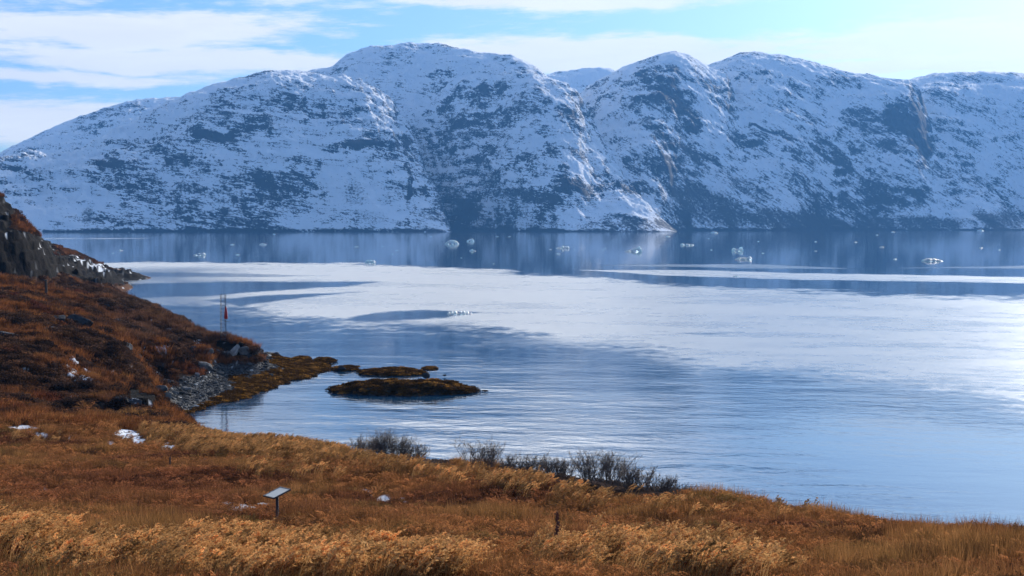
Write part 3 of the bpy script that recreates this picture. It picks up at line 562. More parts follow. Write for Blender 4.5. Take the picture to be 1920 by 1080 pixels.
def meadow():
    n = 125000
    X, Y, D = rand_polar(n, 18, 98, -24, 24, 1.15); Z = ground_z(X, Y)
    PX, PY, rock, snow, beach, weed = zone_masks(X, Y, Z)
    n1 = fbm(X/3.5, Y/3.5, 4, 111); n2 = fbm(X/1.1, Y/1.1, 3, 113); n3 = fbm(X/9, Y/9, 3, 115)
    # where the plume reeds grow
    pl = np.zeros(n)
    for (cx, cy, rx, ry, an, w) in [(40, 1050, 150, 50, 20, .75), (480, 1088, 330, 46, 3, .95), (760, 1100, 120, 36, 0, .9), (1160, 1072, 200, 30, 4, .8), (1310, 1100, 130, 46, 10, .9), (470, 845, 200, 24, 4, .85), (620, 862, 130, 18, 5, .75),
                                    (60, 830, 60, 10, 0, .5), (1000, 930, 330, 16, 9, .5), (780, 888, 110, 14, 5, .5), (330, 826, 90, 14, 3, .8), (560, 895, 120, 16, 0, .35), (1500, 990, 60, 8, 5, .3)]:
        pl = np.maximum(pl, w*(1-ss(ell(PX, PY, cx, cy, rx, ry, an), .35, 1.45)))
    isp = (pl+n2*1.15+n1*.5+rng.normal(0, .22, n) > .66) & (pl > .12)
    kind = rng.integers(0, 4, n); kind = np.where(isp, rng.integers(4, 9, n), kind)
    tall = (~isp) & (n1+rng.normal(0, .2, n) > .32); kind = np.where(tall, rng.integers(9, 11, n), kind)
    short = (~isp) & (~tall) & (rng.random(n) < .50+.5*n2+.3*n3); kind = np.where(short, rng.integers(14, 17, n), kind)
    heath = (~isp) & (n3+.5*n2+rng.normal(0, .1, n) < -.38); kind = np.where(heath, rng.integers(11, 14, n), kind)
    brushy = (1-ss(ell(PX, PY, 1120, 911, 210, 15, 7.5), .8, 1.1))+(1-ss(ell(PX, PY, 740, 868, 110, 12, 6), .8, 1.1))
    heath |= brushy+.5*n2 > .7; isp &= ~(brushy > .5); kind = np.where(heath, rng.integers(11, 14, n), kind)
    base = np.array([.26, .112, .040]); gold = np.array([.60, .33, .125]); och = np.array([.34, .17, .058]); red = np.array([.17, .060, .028]); olive = np.array([.12, .085, .028]); dark = np.array([.065, .032, .018])
    def mixc(c, d, w): return c*(1-w[:, None])+d*w[:, None]
    T = np.tile(base, (n, 1)); T = mixc(T, red, ss(-n3+.4*n1, .0, .4)*.8); T = mixc(T, och, ss(n1+.5*n3, .08, .45)*.8); T = mixc(T, olive, ss(fbm(X/2.7, Y/2.7, 3, 117), .22, .5)*.75)
    T = mixc(T, dark, ss(fbm(X/1.7, Y/1.7, 4, 119), .12, .5)*.85)
    # the sunken middle of the meadow is the reddest
    T = mixc(T, red*1.25, (1-ss(ell(PX, PY, 250, 925, 330, 50), .5, 1.2))*.6)
    T = np.where(short[:, None], T*1.5+.06*och, T); T = np.where(isp[:, None], mixc(np.tile(gold, (n, 1)), och*.8, rng.random(n)*.6)*np.where(PY < 900, .82, 1.0)[:, None], T); T *= rng.uniform(.5, 1.4, (n, 1))
    T = np.where(heath[:, None], mixc(np.tile(dark, (n, 1)), red, rng.random(n)), T); T = np.where((heath & (brushy > .5))[:, None], np.array([.085, .06, .05])*rng.uniform(.6, 1.3, (n, 1)), T)
    sc = rng.uniform(.75, 1.25, n)*np.where(isp, 1.0, .9)*(1+.25*n1)
    onsn = snow > .45; poke = rng.random(n) < .2; sc = np.where(onsn, sc*.5, sc); ok = (~onsn | poke) & (Z > .6)
    for q_ in (.8, 1.7, 2.6):
        sn_ = zone_masks(X*(1+q_/D), Y*(1+q_/D), ground_z(X*(1+q_/D), Y*(1+q_/D)))[3]; sc = np.where((sn_ > .5) & (Z > 0), np.minimum(sc, .22+.1*q_), sc)
    for q_ in SHR: sc = np.where((np.hypot(X-q_[0], Y-q_[1]+1.2) < 2.2), np.minimum(sc, .42), sc)
    keepin = (D < 60) | (rng.random(n) < .9); ok &= keepin
    # keep the sign and the short stakes readable
    for q in SPOTS: ok &= ~((np.hypot(X-q[0], Y-q[1]) < q[2]) & (Y < q[1]+.1))
    for q in SPOTS: sc = np.where((np.abs(X-q[0]) < .5) & (Y < q[1]+.2) & (Y > q[1]-6), np.minimum(sc, .55), sc)
    tilt = rng.normal(0, .10, (n, 2)); rot = np.stack([tilt[:, 0], tilt[:, 1], np.where(isp, rng.normal(0, .5, n), rng.uniform(0, 6.28, n))], 1)
    P = np.stack([X, Y, Z-.02], 1)
    o = scatter('grass', P[ok], rot[ok], np.stack([sc, sc, sc], 1)[ok], kind[ok], T[ok], gp); tag(o, 'dry golden and rust brown grass covering the foreground meadow', 'grass', kind='stuff')
sign_p = on_ground(520, 984); stake1 = on_ground(318, 880); stake2 = on_ground(184, 1036); dock_p = on_ground(1045, 1062)
SPOTS = [(sign_p[0], sign_p[1], .35), (stake1[0], stake1[1], .3), (stake2[0], stake2[1], .3)]
SHT = [(730, 803, 96), (678, 812, 66), (776, 822, 52), (898, 818, 90), (985, 846, 110), (1045, 851, 90), (1125, 838, 130), (1195, 868, 72), (1245, 884, 52), (1288, 902, 40)]
def edge_ground(px, back=-.6):
    s_, c_, k_ = ray(px, HOR); d = np.arange(34, 86, .25); z = ground_z(s_*d, c_*d); _, b_ = to_px(s_*d, c_*d, z); dd = d[np.argmin(b_)]+back
    return np.array([s_*dd, c_*dd, gz(s_*dd, c_*dd)])
SHR = [edge_ground(a_[0]) for a_ in SHT]
meadow()

hp = [proto('heath_a%d' % i, clump(220, .55, .42, .13, rs, 30), MG) for i in range(4)]
hp += [proto('heath_b%d' % i, blades(70, .55, .35, .03, .55, .6, rs, 3, .1), MG) for i in range(3)]
def heath():
    n = 90000
    X, Y, D = rand_polar(n, 88, 420, -30, -8.5, .9); Z = ground_z(X, Y)
    PX, PY, rock, snow, beach, weed = zone_masks(X, Y, Z)
    n1 = fbm(X/9, Y/9, 4, 121); n2 = fbm(X/2.8, Y/2.8, 4, 123); n3 = fbm(X/20, Y/20, 3, 125)
    ok = (Z > 1.2) & (beach < .35) & (snow < .45) & (rock+n2*.5 < .42+.12*rng.random(n))
    kind = np.where(n1+.6*n2 > .0, rng.integers(4, 7, n), rng.integers(0, 4, n))
    rust = np.array([.23, .085, .030]); brn = np.array([.085, .045, .028]); dk = np.array([.045, .028, .022]); och = np.array([.27, .13, .045]); red = np.array([.14, .035, .02])
    def mixc(c, d, w): return c*(1-w[:, None])+d*w[:, None]
    T = np.tile(brn, (n, 1)); T = mixc(T, rust, ss(n1+.5*n2+.15, .0, .4)); T = mixc(T, och, ss(n2+.3*n1, .25, .55)*.7); T = mixc(T, dk, ss(-n2-.2*n1, .02, .3)*.95); T = mixc(T, red, ss(fbm(X/5, Y/5, 3, 127), .25, .5)*.6)
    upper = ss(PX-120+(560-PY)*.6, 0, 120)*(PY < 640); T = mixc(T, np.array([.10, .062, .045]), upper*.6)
    T *= rng.uniform(.45, 1.45, (n, 1)); sc = rng.uniform(.6, 1.6, n)*(1+.4*n1)*np.where(D < 130, .85, 1.05)
    rot = np.stack([rng.normal(0, .15, n), rng.normal(0, .15, n), rng.uniform(0, 6.28, n)], 1)
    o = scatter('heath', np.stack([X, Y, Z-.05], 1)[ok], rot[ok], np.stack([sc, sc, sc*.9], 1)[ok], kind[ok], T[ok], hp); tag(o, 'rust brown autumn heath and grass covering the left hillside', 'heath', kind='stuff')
heath()

# ------------------------------------------------------------------ rocks
def rock_mat(name, c0, c1, snowy=False, rough=.8, wet=.3, weed=False):
    m, M = newmat(name); geo = M.n('ShaderNodeNewGeometry'); pos = geo.outputs['Position']
    n = M.noise(pos, 2.4, 8, .7); n2 = M.noise(pos, .9, 5, .6); nz = M.n('ShaderNodeSeparateXYZ', _0=geo.outputs['Normal']).outputs[2]
    col = M.mix(M.sst(n, .3, .7), C(*c0), C(*c1))
    if weed:
        w = M.sst(M.m('ADD', M.m('MULTIPLY', nz, .45), n2), .70, .86); col = M.mix(w, col, M.mix(M.sst(n, .35, .65), C(.022, .012, .005), C(.12, .058, .014)))
    if snowy:
        s = M.sst(M.m('ADD', M.m('MULTIPLY', nz, .5), n2), .98, 1.06); col = M.mix(s, col, C(.8, .82, .85))
    bp = M.n('ShaderNodeBump', Strength=.7, Distance=.12, Height=n)
    b = M.n('ShaderNodeBsdfPrincipled', Base_Color=col, Roughness=rough, Normal=bp.outputs[0]); b.inputs['Specular IOR Level'].default_value = wet*.4
    finish(M, b); return m
def boulder_mesh(seed, sub=4, cuts=9, flat=1.0, rough=.06):
    r = np.random.default_rng(seed); bm = bmesh.new(); bmesh.ops.create_icosphere(bm, subdivisions=sub, radius=1)
    V = np.array([v.co[:] for v in bm.verts]); F = np.array([[v.index for v in f.verts] for f in bm.faces]); bm.free()
    for i in range(cuts):
        nn = r.normal(0, 1, 3); nn /= np.linalg.norm(nn); d = r.uniform(.45, .8); dt = V@nn; k = np.where(dt > d, d/np.maximum(dt, 1e-6), 1); V = V*(1-(1-k)[:, None]*.96)
    V *= (1+rough*(fbm(V[:, 0]*2.1+seed, V[:, 1]*2.1+V[:, 2]*1.7, 4, seed % 50))[:, None]*1.5); V[:, 2] *= flat
    return V, F
MR_dark = rock_mat('dark_rock', (.014, .014, .017), (.05, .05, .055)); MR_grey = rock_mat('grey_rock', (.045, .045, .05), (.14, .135, .13)); MR_pale = rock_mat('pale_rock', (.16, .15, .14), (.34, .32, .30))
MR_snow = rock_mat('snow_dusted_rock', (.02, .02, .024), (.075, .07, .07), snowy=True)
def boulder(px, py, wpx, hpx, seed, mat, label, cat='boulder', group=None, ground=None, rotz=None, sink=.25, name='boulder'):
    p = on_ground(px, py) if ground is None else at_z(px, py, ground)
    d = math.hypot(p[0], p[1]); w = wpx*d/FPX; h = hpx*d/FPX; V, F = boulder_mesh(seed)
    V = V/np.abs(V).max(0); V = V*np.array([w/2, w*.38, h*.62]); V[:, 2] += h*(.5-sink)
    o = mesh_np(name, V, F, mat, smooth=False); o.location = (p[0], p[1]+w*.3, p[2]); o.rotation_euler.z = 0 if rotz is None else rotz
    tag(o, label, cat, group); return o
HB = 'boulders on the left hillside'
for a in [(100, 606, 46, 20, 1, MR_dark, 'low black boulder touching a bigger one on the rusty hillside', HB), (140, 613, 58, 26, 2, MR_dark, 'largest black boulder on the rusty hillside', HB), (88, 624, 34, 14, 3, MR_dark, 'dark rock just below the pair of black boulders', HB),
          (10, 638, 40, 20, 4, MR_dark, 'dark boulder at the left edge of the hillside', HB), (58, 628, 26, 10, 5, MR_grey, 'small grey slab between the black boulders and the left edge', HB), (232, 658, 28, 22, 6, MR_grey, 'grey tilted rock outcrop halfway down the hillside', HB),
          (254, 672, 22, 14, 7, MR_dark, 'dark rock at the lower right foot of the tilted grey outcrop', HB), (72, 603, 20, 8, 8, MR_grey, 'flat grey rock left of the black boulder pair', HB), (198, 578, 18, 8, 9, MR_dark, 'small dark rock high on the hillside near the sea skyline', HB),
          (372, 695, 46, 18, 10, MR_grey, 'large grey boulder alone on the pebble beach', 'boulders on the beach'), (368, 704, 12, 6, 11, MR_pale, 'small pale stone at the foot of the large beach boulder', 'boulders on the beach'),
          (300, 690, 32, 12, 12, MR_grey, 'grey slab where grass gives way to the top of the beach', 'boulders on the beach'), (275, 692, 16, 8, 13, MR_grey, 'rounded grey stone left of the slab at the beach top', 'boulders on the beach'),
          (292, 708, 24, 12, 14, MR_pale, 'pale jagged stone at the foot of the bank', 'boulders on the beach'), (312, 722, 40, 12, 15, MR_grey, 'long grey slab lying across the inner beach', 'boulders on the beach'), (295, 736, 34, 14, 16, MR_grey, 'cracked grey block under the grassy bank', 'boulders on the beach'),
          (308, 748, 24, 12, 17, MR_grey, 'blocky stone below the cracked grey block', 'boulders on the beach'), (345, 732, 24, 8, 18, MR_grey, 'flat stone on the pebbles below the long slab', 'boulders on the beach'), (245, 768, 40, 18, 19, MR_snow, 'snow dusted rock at the bottom of the hillside gully', 'boulders on the beach'),
          (262, 774, 22, 12, 20, MR_pale, 'pale edged rock beside the snow dusted rock in the gully', 'boulders on the beach'), (228, 758, 34, 16, 21, MR_dark, 'black rock buried in the shaded bank above the gully', 'boulders on the beach'),
          (362, 660, 24, 12, 31, MR_snow, 'snow dusted outcrop at the top of the beach below the mast', 'rocks below the mast'), (385, 664, 30, 14, 32, MR_grey, 'grey outcrop directly below the snow patch under the mast', 'rocks below the mast'), (408, 668, 24, 18, 33, MR_dark, 'dark upright rock below the mast', 'rocks below the mast'),
          (425, 672, 38, 14, 34, MR_grey, 'grey block at the foot of the headland', 'rocks below the mast'), (441, 668, 22, 22, 35, MR_pale, 'pale streaked rock rib on the headland tip', 'rocks below the mast'), (456, 668, 20, 20, 36, MR_grey, 'grey rock rib right of the pale streaked one', 'rocks below the mast'),
          (466, 672, 16, 12, 37, MR_dark, 'last dark rock at the tip of the headland', 'rocks below the mast')]:
    boulder(a[0], a[1], a[2], a[3], a[4]+200, a[5], a[6], group=a[7])
for a in [(492, 668, 62, 9, 41, MR_dark, 'long low black rock running out from the headland into the sea'), (518, 668, 22, 10, 42, MR_dark, 'square black rock ending the low reef at the sea'), (484, 676, 10, 5, 43, MR_pale, 'tiny pale stone on the seaweed below the low reef'), (452, 688, 12, 5, 44, MR_pale, 'pale stone among seaweed in the middle of the shore'),
          (541, 681, 16, 5, 45, MR_grey, 'grey stone near the far tip of the seaweed shore')]:
    boulder(a[0], a[1], a[2], a[3], a[4]+200, a[5], a[6], group='low shore rocks', ground=.25)
# ---- rocks standing in the sea
MW = rock_mat('weed_covered_rock', (.012, .011, .010), (.05, .045, .035), rough=.55, wet=.45, weed=True)
def islet(px0, px1, py_front, depth, h, seed, label, group='rocks in the bay', hump=None):
    a = at_z((px0+px1)/2, py_front, 0); d = math.hypot(a[0], a[1]); w = (px1-px0)*d/FPX
    nx, ny = 190, 100; x = np.linspace(-w*.56, w*.56, nx); y = np.linspace(-depth*.62, depth*.62, ny); X, Y = np.meshgrid(x, y)
    e = np.sqrt((X/(w*.5))**2+(Y/(depth*.5))**2)+fbm(X/2.0+seed, Y/1.4, 5, seed, .6)*.42
    z = (1-e)*1.7; z = np.clip(z, -1, .9); z = np.where(z > 0, z**.65, z)*h
    z = z*(.75+.5*fbm(X/2.2, Y/1.3+seed, 3, seed+1)) + ss(1-e, 0, .2)*(fbm(X/.8, Y/.6, 4, seed+2, .6, True)*.16+fbm(X/.25, Y/.25, 3, seed+3)*.05)*min(1, h*1.4)
    o = mesh_np('islet', np.stack([X, Y, z], -1).reshape(-1, 3), grid_faces(ny, nx), MW); o.location = (a[0], a[1]+depth*.45, -.03)
    tag(o, label, 'islet', group); return o, a, w, depth
isl = [islet(612, 890, 741, 7.5, 1.15, 3, 'long dark seaweed covered islet in the middle of the bay'), islet(674, 788, 705, 6.0, .55, 13, 'lower golden seaweed islet just behind the long dark one'),
       islet(588, 622, 682, 5, .45, 23, 'small seaweed hump off the tip of the beach'), islet(622, 668, 696, 4.5, .28, 33, 'flat seaweed skerry between the beach and the islets'), islet(792, 818, 694, 3, .12, 43, 'thin strip of seaweed awash right of the golden islet'),
       islet(540, 575, 680, 5, .5, 53, 'mossy hump at the outer edge of the shore')]
def sea_rock(px, py, w, h, seed, label): boulder(px, py, w, h, seed, MR_dark, label, 'rock', 'rocks in the bay', ground=.15, name='sea_rock', sink=.15)
sea_rock(640, 694, 18, 8, 301, 'pointed black rock on the flat skerry'); sea_rock(797, 709, 18, 11, 302, 'black rock standing on the back of the long islet'); sea_rock(833, 705, 8, 3, 303, 'tiny black rock barely above water right of the islets'); sea_rock(699, 706, 10, 3, 304, 'tiny black rock between the two large islets')
# ---- pebbles and seaweed as ground cover
MP_, Mp = newmat('pebble'); t_ = Mp.n('ShaderNodeAttribute', dict(attribute_name='tint', attribute_type='INSTANCER')).outputs['Color']
finish(Mp, Mp.n('ShaderNodeBsdfPrincipled', Base_Color=t_, Roughness=.95, Specular_IOR_Level=.05))
pp = []
for i in range(5):
    V, F = boulder_mesh(400+i, 2, 7, .6); pp.append(mesh_np('pebble_%d' % i, V, F, MP_, smooth=False, link=False))
wp = [proto('weed_%d' % i, clump(90, .4, .13, .17, rs, 4), MG) for i in range(4)]
def shore():
    n = 110000; X, Y, D = rand_polar(n, 96, 200, -15.5, -6.5, 1.2); Z = ground_z(X, Y); PX, PY, rock, snow, beach, weed = zone_masks(X, Y, Z)
    u = rng.random(n); ok = (Z > -.02) & (beach > .3) & (u > weed*.80)
    s = np.exp(rng.normal(-2.95, .62, n)); s = np.where(rng.random(n) < .012, s*2.6, s); g = rng.uniform(.02, .10, n); T = np.stack([g, g*.98, g*.97], 1); T[rng.random(n) < .03] = (.34, .33, .31)
    rot = rng.uniform(0, 6.28, (n, 3)); rot[:, :2] *= .06
    o = scatter('pebbles', np.stack([X, Y, Z], 1)[ok], rot[ok], np.stack([s*1.4, s, s], 1)[ok], rng.integers(0, 5, n)[ok], T[ok], pp); tag(o, 'grey pebbles and shingle covering the small beach', 'pebbles', kind='stuff')
    hs = (rng.random(n) < .0)
    ok = (Z > -.05) & (weed > .35) & (rng.random(n) < .75)
    Pw = [np.stack([X, Y, Z], 1)[ok]]; br = [np.ones(ok.sum())]
    for (o_, a, w, dep) in isl:
        m = int(130*w*dep/8); me = o_.data; co = np.empty(len(me.vertices)*3, np.float32); me.vertices.foreach_get('co', co); co = co.reshape(-1, 3); co = co[co[:, 2] > .03]
        if len(co) == 0: continue
        q = co[rng.integers(0, len(co), m)]+np.array(o_.location); Pw.append(q); br.append(np.full(m, .8))
    P = np.concatenate(Pw); k = len(P); n1 = fbm(P[:, 0]/1.5, P[:, 1]/1.5, 3, 131)
    c0 = np.array([.055, .030, .008]); c1 = np.array([.30, .155, .032]); wgt = ss(n1+.6*fbm(P[:, 0]/.5, P[:, 1]/.5, 2, 133)+rng.normal(0, .2, k), -.05, .75)[:, None]; T = (c0*(1-wgt)+c1*wgt)*np.array([1.0, .93, 1.0])*rng.uniform(.7, 1.3, (k, 1))
    s = rng.uniform(.5, 1.2, k)
    o = scatter('seaweed', P, np.stack([rng.normal(0, .1, k), rng.normal(0, .1, k), rng.uniform(0, 6.28, k)], 1), np.stack([s, s, s*.8], 1), rng.integers(0, 4, k), T, wp); tag(o, 'golden brown seaweed lying over the shore and the low rocks', 'seaweed', kind='stuff')
shore()

# ------------------------------------------------------------------ bare shrubs on the meadow edge
def tube(V, F, pts, r0, r1, sides=4):
    b0 = len(V); n = len(pts)
    for i, p in enumerate(pts):
        d = (pts[min(i+1, n-1)]-pts[max(i-1, 0)]); d = d/(np.linalg.norm(d)+1e-9); a = np.cross(d, (0.3, .9, .2)); a /= np.linalg.norm(a)+1e-9; b = np.cross(d, a); r = r0+(r1-r0)*i/(n-1)
        for k in range(sides): t = 2*math.pi*k/sides; V.append(p+(a*math.cos(t)+b*math.sin(t))*r)
    for i in range(n-1):
        for k in range(sides): F.append((b0+i*sides+k, b0+i*sides+(k+1) % sides, b0+(i+1)*sides+(k+1) % sides, b0+(i+1)*sides+k))
MB, Mb = newmat('bare_twig'); pos_ = Mb.n('ShaderNodeNewGeometry').outputs['Position']
finish(Mb, Mb.n('ShaderNodeBsdfPrincipled', Base_Color=Mb.mix(Mb.noise(pos_, 6, 3), C(.065, .045, .036), C(.19, .145, .12)), Roughness=.8))
def shrub(px, pybase, wpx, hpx, seed, label, dens=1.0):
    r = np.random.default_rng(seed); p = SHR[seed-1]; px, ty, wpx = SHT[seed-1]; d = math.hypot(p[0], p[1]); w = wpx*d/FPX; h = (at_d(px, ty, d)[2]-p[2])*.92
    S, SF, T, TF = [], [], [], []
    nst = int(30*dens*max(1, w/1.6))
    for i in range(nst):
        a = r.uniform(0, 2*math.pi); ln = h*r.uniform(.65, 1.05); bx, by = r.uniform(-.28, .28)*w, r.uniform(-.2, .2)*w*.6; out = r.uniform(.1, .55)*w*.5
        dirx = math.cos(a)*out*.8+bx*.5; diry = math.sin(a)*out*.5; pts = []
        k1, k2 = r.normal(0, .05, 2)
        for s in range(6): t = s/5; pts.append(np.array([bx+dirx*t**1.2+k1*math.sin(t*5), by+diry*t**1.2+k2*math.sin(t*4), ln*t*(1-.12*t)-.1]))
        tube(S, SF, pts, .016, .005, 4)
        for j in range(11):
            t = r.uniform(.25, 1); f = t*5; i0 = min(int(f), 4); q = pts[i0]*(1-(f-i0))+pts[i0+1]*(f-i0); dd = r.normal(0, .55, 3); dd[2] = abs(dd[2])*.7+.55; dd /= np.linalg.norm(dd); L = h*r.uniform(.14, .34)
            e1 = q+dd*L*.5+r.normal(0, .02, 3); e2 = q+dd*L+r.normal(0, .05, 3); tube(T, TF, [q, e1, e2], .0065, .003, 3)
            for m in range(4):
                q2 = q+(e2-q)*r.uniform(.3, 1); d2 = dd+r.normal(0, .6, 3); d2 /= np.linalg.norm(d2); tube(T, TF, [q2, q2+d2*L*r.uniform(.25, .5)], .005, .003, 3)
    root = bpy.data.objects.new('shrub', None); scene.collection.objects.link(root); root.location = p; root.empty_display_size = .2
    tag(root, label, 'shrub', 'bare shrubs along the meadow edge')
    for nm, V, F in (('stem', S, SF), ('twigs', T, TF)):
        o = mesh_np(nm, np.array(V), np.array(F), MB); o.parent = root
for a in [(730, 838, 96, 48, 1, 'roundest dense grey shrub standing leftmost on the skyline with another low one', 1.5), (678, 836, 60, 34, 2, 'low thin shrub just left of the roundest dense grey shrub', 1.2), (775, 846, 50, 24, 3, 'small low shrub at the right foot of the roundest dense shrub', 1.0),
          (898, 858, 84, 50, 4, 'open airy shrub with pale twigs alone against the water', .8), (985, 874, 90, 36, 5, 'low wide shrub between the airy one and the tallest one', 1.2), (1045, 882, 70, 34, 6, 'dark low shrub touching the left side of the tallest shrub', 1.3),
          (1125, 892, 120, 62, 7, 'tallest spreading shrub on the meadow edge', 1.1), (1195, 899, 70, 32, 8, 'low dark shrub sloping down right of the tallest shrub', 1.2), (1245, 908, 50, 26, 9, 'thin pale shrub last along the edge before bare grass', .8), (1285, 914, 40, 16, 10, 'tiny twiggy shrub rightmost of the row', .8)]:
    shrub(a[0], a[1]+12, a[2], a[3]+10, a[4], a[5], a[6])

# ------------------------------------------------------------------ built things
def box(V, F, c, ax, ay, az_):
    c = np.array(c, float); ax, ay, az_ = map(lambda q: np.array(q, float)/2, (ax, ay, az_)); b = len(V)
    for s in ((-1, -1, -1), (1, -1, -1), (1, 1, -1), (-1, 1, -1), (-1, -1, 1), (1, -1, 1), (1, 1, 1), (-1, 1, 1)): V.append(c+ax*s[0]+ay*s[1]+az_*s[2])
    for f in ((0, 3, 2, 1), (4, 5, 6, 7), (0, 1, 5, 4), (1, 2, 6, 5), (2, 3, 7, 6), (3, 0, 4, 7)): F.append(tuple(b+i for i in f))
def simple_mat(name, col, rough=.5, metal=0.0, var=.15, sc=8):
    m, M = newmat(name); p = M.n('ShaderNodeTexCoord').outputs['Object']; n = M.noise(p, sc, 5, .6); lo = tuple(c*(1-var) for c in col); hi = tuple(c*(1+var) for c in col)
    finish(M, M.n('ShaderNodeBsdfPrincipled', Base_Color=M.mix(n, C(*lo), C(*hi)), Roughness=rough, Metallic=metal)); return m
def bev(o, w):
    b = o.modifiers.new('bevel', 'BEVEL'); b.width = w; b.segments = 2; b.limit_method = 'ANGLE'; return o
M_steel = simple_mat('dark_painted_steel', (.035, .042, .055), .45, .2); M_panel = simple_mat('weathered_panel', (.20, .24, .25), .28, 0, .12, 5); M_galv = simple_mat('galvanised_steel', (.16, .19, .23), .45, .5); M_red = simple_mat('red_paint', (.42, .025, .02), .45, 0, .2)
M_wood = simple_mat('weathered_wood', (.05, .036, .028), .85, 0, .4, 14); M_white = simple_mat('white_film', (.55, .58, .6), .4)
def root(name, p, label, cat, group=None):
    o = bpy.data.objects.new(name, None); scene.collection.objects.link(o); o.location = p; o.empty_display_size = .2; tag(o, label, cat, group); return o
def part(name, V, F, mat, par, b=0.0, smooth=False):
    o = mesh_np(name, np.array(V), np.array(F), mat, smooth=smooth); o.parent = par
    if b: bev(o, b)
    return o
# information sign
sd_ = math.hypot(sign_p[0], sign_p[1]); top = at_d(520, 924, sd_); H = top[2]-sign_p[2]
sg = root('information_sign', sign_p, 'tilted grey information panel on a dark post in the brown meadow', 'sign')
e1 = np.array([.30, -.27, -.01])*sd_/38; e2 = np.array([.36, .36, .15])*sd_/38; nn = np.cross(e1, e2); nn /= np.linalg.norm(nn)
V, F = [], []; box(V, F, (0, 0, (H-.06)/2-.1), (.07, 0, 0), (0, .07, 0), (0, 0, H+.1)); part('post', V, F, M_steel, sg, .006)
V, F = [], []; box(V, F, (0, 0, H), e1, e2, nn*.022); pn = part('panel', V, F, M_panel, sg, .003)
V, F = [], []; u1 = e1/np.linalg.norm(e1); u2 = e2/np.linalg.norm(e2); L1, L2 = np.linalg.norm(e1), np.linalg.norm(e2)
for s in (-1, 1):
    box(V, F, np.array((0, 0, H))+u2*s*(L2/2+.012), u1*(L1+.05), u2*.024, nn*.04); box(V, F, np.array((0, 0, H))+u1*s*(L1/2+.012), u1*.024, u2*(L2-.002), nn*.036)
part('frame', V, F, M_steel, sg)
V, F = [], []; box(V, F, np.array((0, 0, H))-nn*.035, u1*.16, u2*.2, nn*.03); part('bracket', V, F, M_steel, sg)
# stakes
for p, h, lb, r_ in ((stake1, .55, 'short weathered stake in tall grass up the meadow from the sign', .04), (stake2, .62, 'short dark stake standing among golden plumes near the lower left corner', .05)):
    V, F = [], []; pts = [np.array((0, 0, -.1)), np.array((.01, 0, h*.5)), np.array((.0, .01, h)), np.array((.0, .01, h+.01))]; tube(V, F, pts[:3], r_, r_*.85, 8); i = len(V)-8; V.append(np.array((0, .01, h+.02)))
    F4 = F+[(i+k, i+(k+1) % 8, len(V)-1, len(V)-1) for k in range(8)]
    bm = bmesh.new(); vs = [bm.verts.new(v) for v in V]
    for f in F4:
        q = list(dict.fromkeys(f)); bm.faces.new([vs[j] for j in q])
    me = bpy.data.meshes.new('stake'); bm.to_mesh(me); bm.free(); me.materials.append(M_wood); o = bpy.data.objects.new('stake', me); scene.collection.objects.link(o); o.location = p; o.rotation_euler = (.04, .05, 0); tag(o, lb, 'stake', 'short stakes in the meadow')
p = on_ground(86, 558); V, F = [], []; hp_ = 2.0; tube(V, F, [np.array((0, 0, -.3)), np.array((.05, 0, 1)), np.array((.02, 0, hp_))], .16, .13, 8); box(V, F, (.02, 0, hp_+.02), (.4, 0, 0), (0, .3, 0), (0, 0, .08)); o = mesh_np('wooden_post', np.array(V), np.array(F), M_wood, smooth=False); o.location = p; tag(o, 'grey brown wooden post on the hillside below the dark cliff', 'post')
# dead dock stalk
V, F = [], []; hD = 1.15; tube(V, F, [np.array((0, 0, -.05)), np.array((.01, 0, hD*.5)), np.array((.0, 0, hD))], .008, .004, 5); rr = np.random.default_rng(5)
for k in range(130):
    z = hD*(.35+.62*rr.uniform()); q = np.array((rr.normal(0, .022), rr.normal(0, .022), z)); s = .022; box(V, F, q, (s, 0, 0), (0, s*.4, 0), (0, s*.3, s*1.4))
md_, Md = newmat('dead_stalk'); finish(Md, Md.n('ShaderNodeBsdfPrincipled', Base_Color=C(.07, .02, .012), Roughness=.8)); o = mesh_np('dead_stalk', np.array(V), np.array(F), md_, smooth=False); o.location = dock_p; tag(o, 'tall dark red dead flower stalk standing in the lower meadow', 'plant')
# lattice mast with red marker on the headland
mp = on_ground(419, 636); md = math.hypot(mp[0], mp[1]); MH = at_d(419, 552, md)[2]-mp[2]; mw = 8.5*md/FPX
mast = root('mast', mp, 'slender grey lattice mast standing on the headland tip', 'mast')
for sx in (-1, 1):
    for sy in (-1, 1):
        V, F = [], []; tube(V, F, [np.array((sx*mw/2, sy*mw/2, -.4)), np.array((sx*mw/2, sy*mw/2, MH))], .03, .03, 6); part('rail', V, F, M_steel, mast)
V, F = [], []; nb = int(MH/.42)
for i in range(nb+1):
    z = MH*i/nb; c4 = [np.array((sx*mw/2, sy*mw/2, z)) for sx, sy in ((-1, -1), (1, -1), (1, 1), (-1, 1))]
    for k in range(4):
        tube(V, F, [c4[k], c4[(k+1) % 4]], .016, .016, 4)
        if i < nb: q = c4[(k+1+i) % 4].copy(); q2 = c4[(k+i) % 4].copy(); q2[2] += MH/nb; tube(V, F, [q, q2], .012, .012, 3)
part('bracing', V, F, M_galv, mast)
V, F = [], []; zc = at_d(423, 586, md)[2]-mp[2]; hc = 23*md/FPX; ra, rb = .17, .10
rings = [(-.5, ra), (-.45, ra*1.25), (.1, ra*1.0), (.38, rb), (.42, rb*.7), (.5, rb*.6)]; cx = mw/2+.10
for z_, r_ in rings:
    for k in range(14): t = 2*math.pi*k/14; V.append(np.array((cx+r_*math.cos(t), r_*math.sin(t)-mw/2, zc+hc*z_)))
for i in range(len(rings)-1):
    for k in range(14): F.append((i*14+k, i*14+(k+1) % 14, (i+1)*14+(k+1) % 14, (i+1)*14+k))
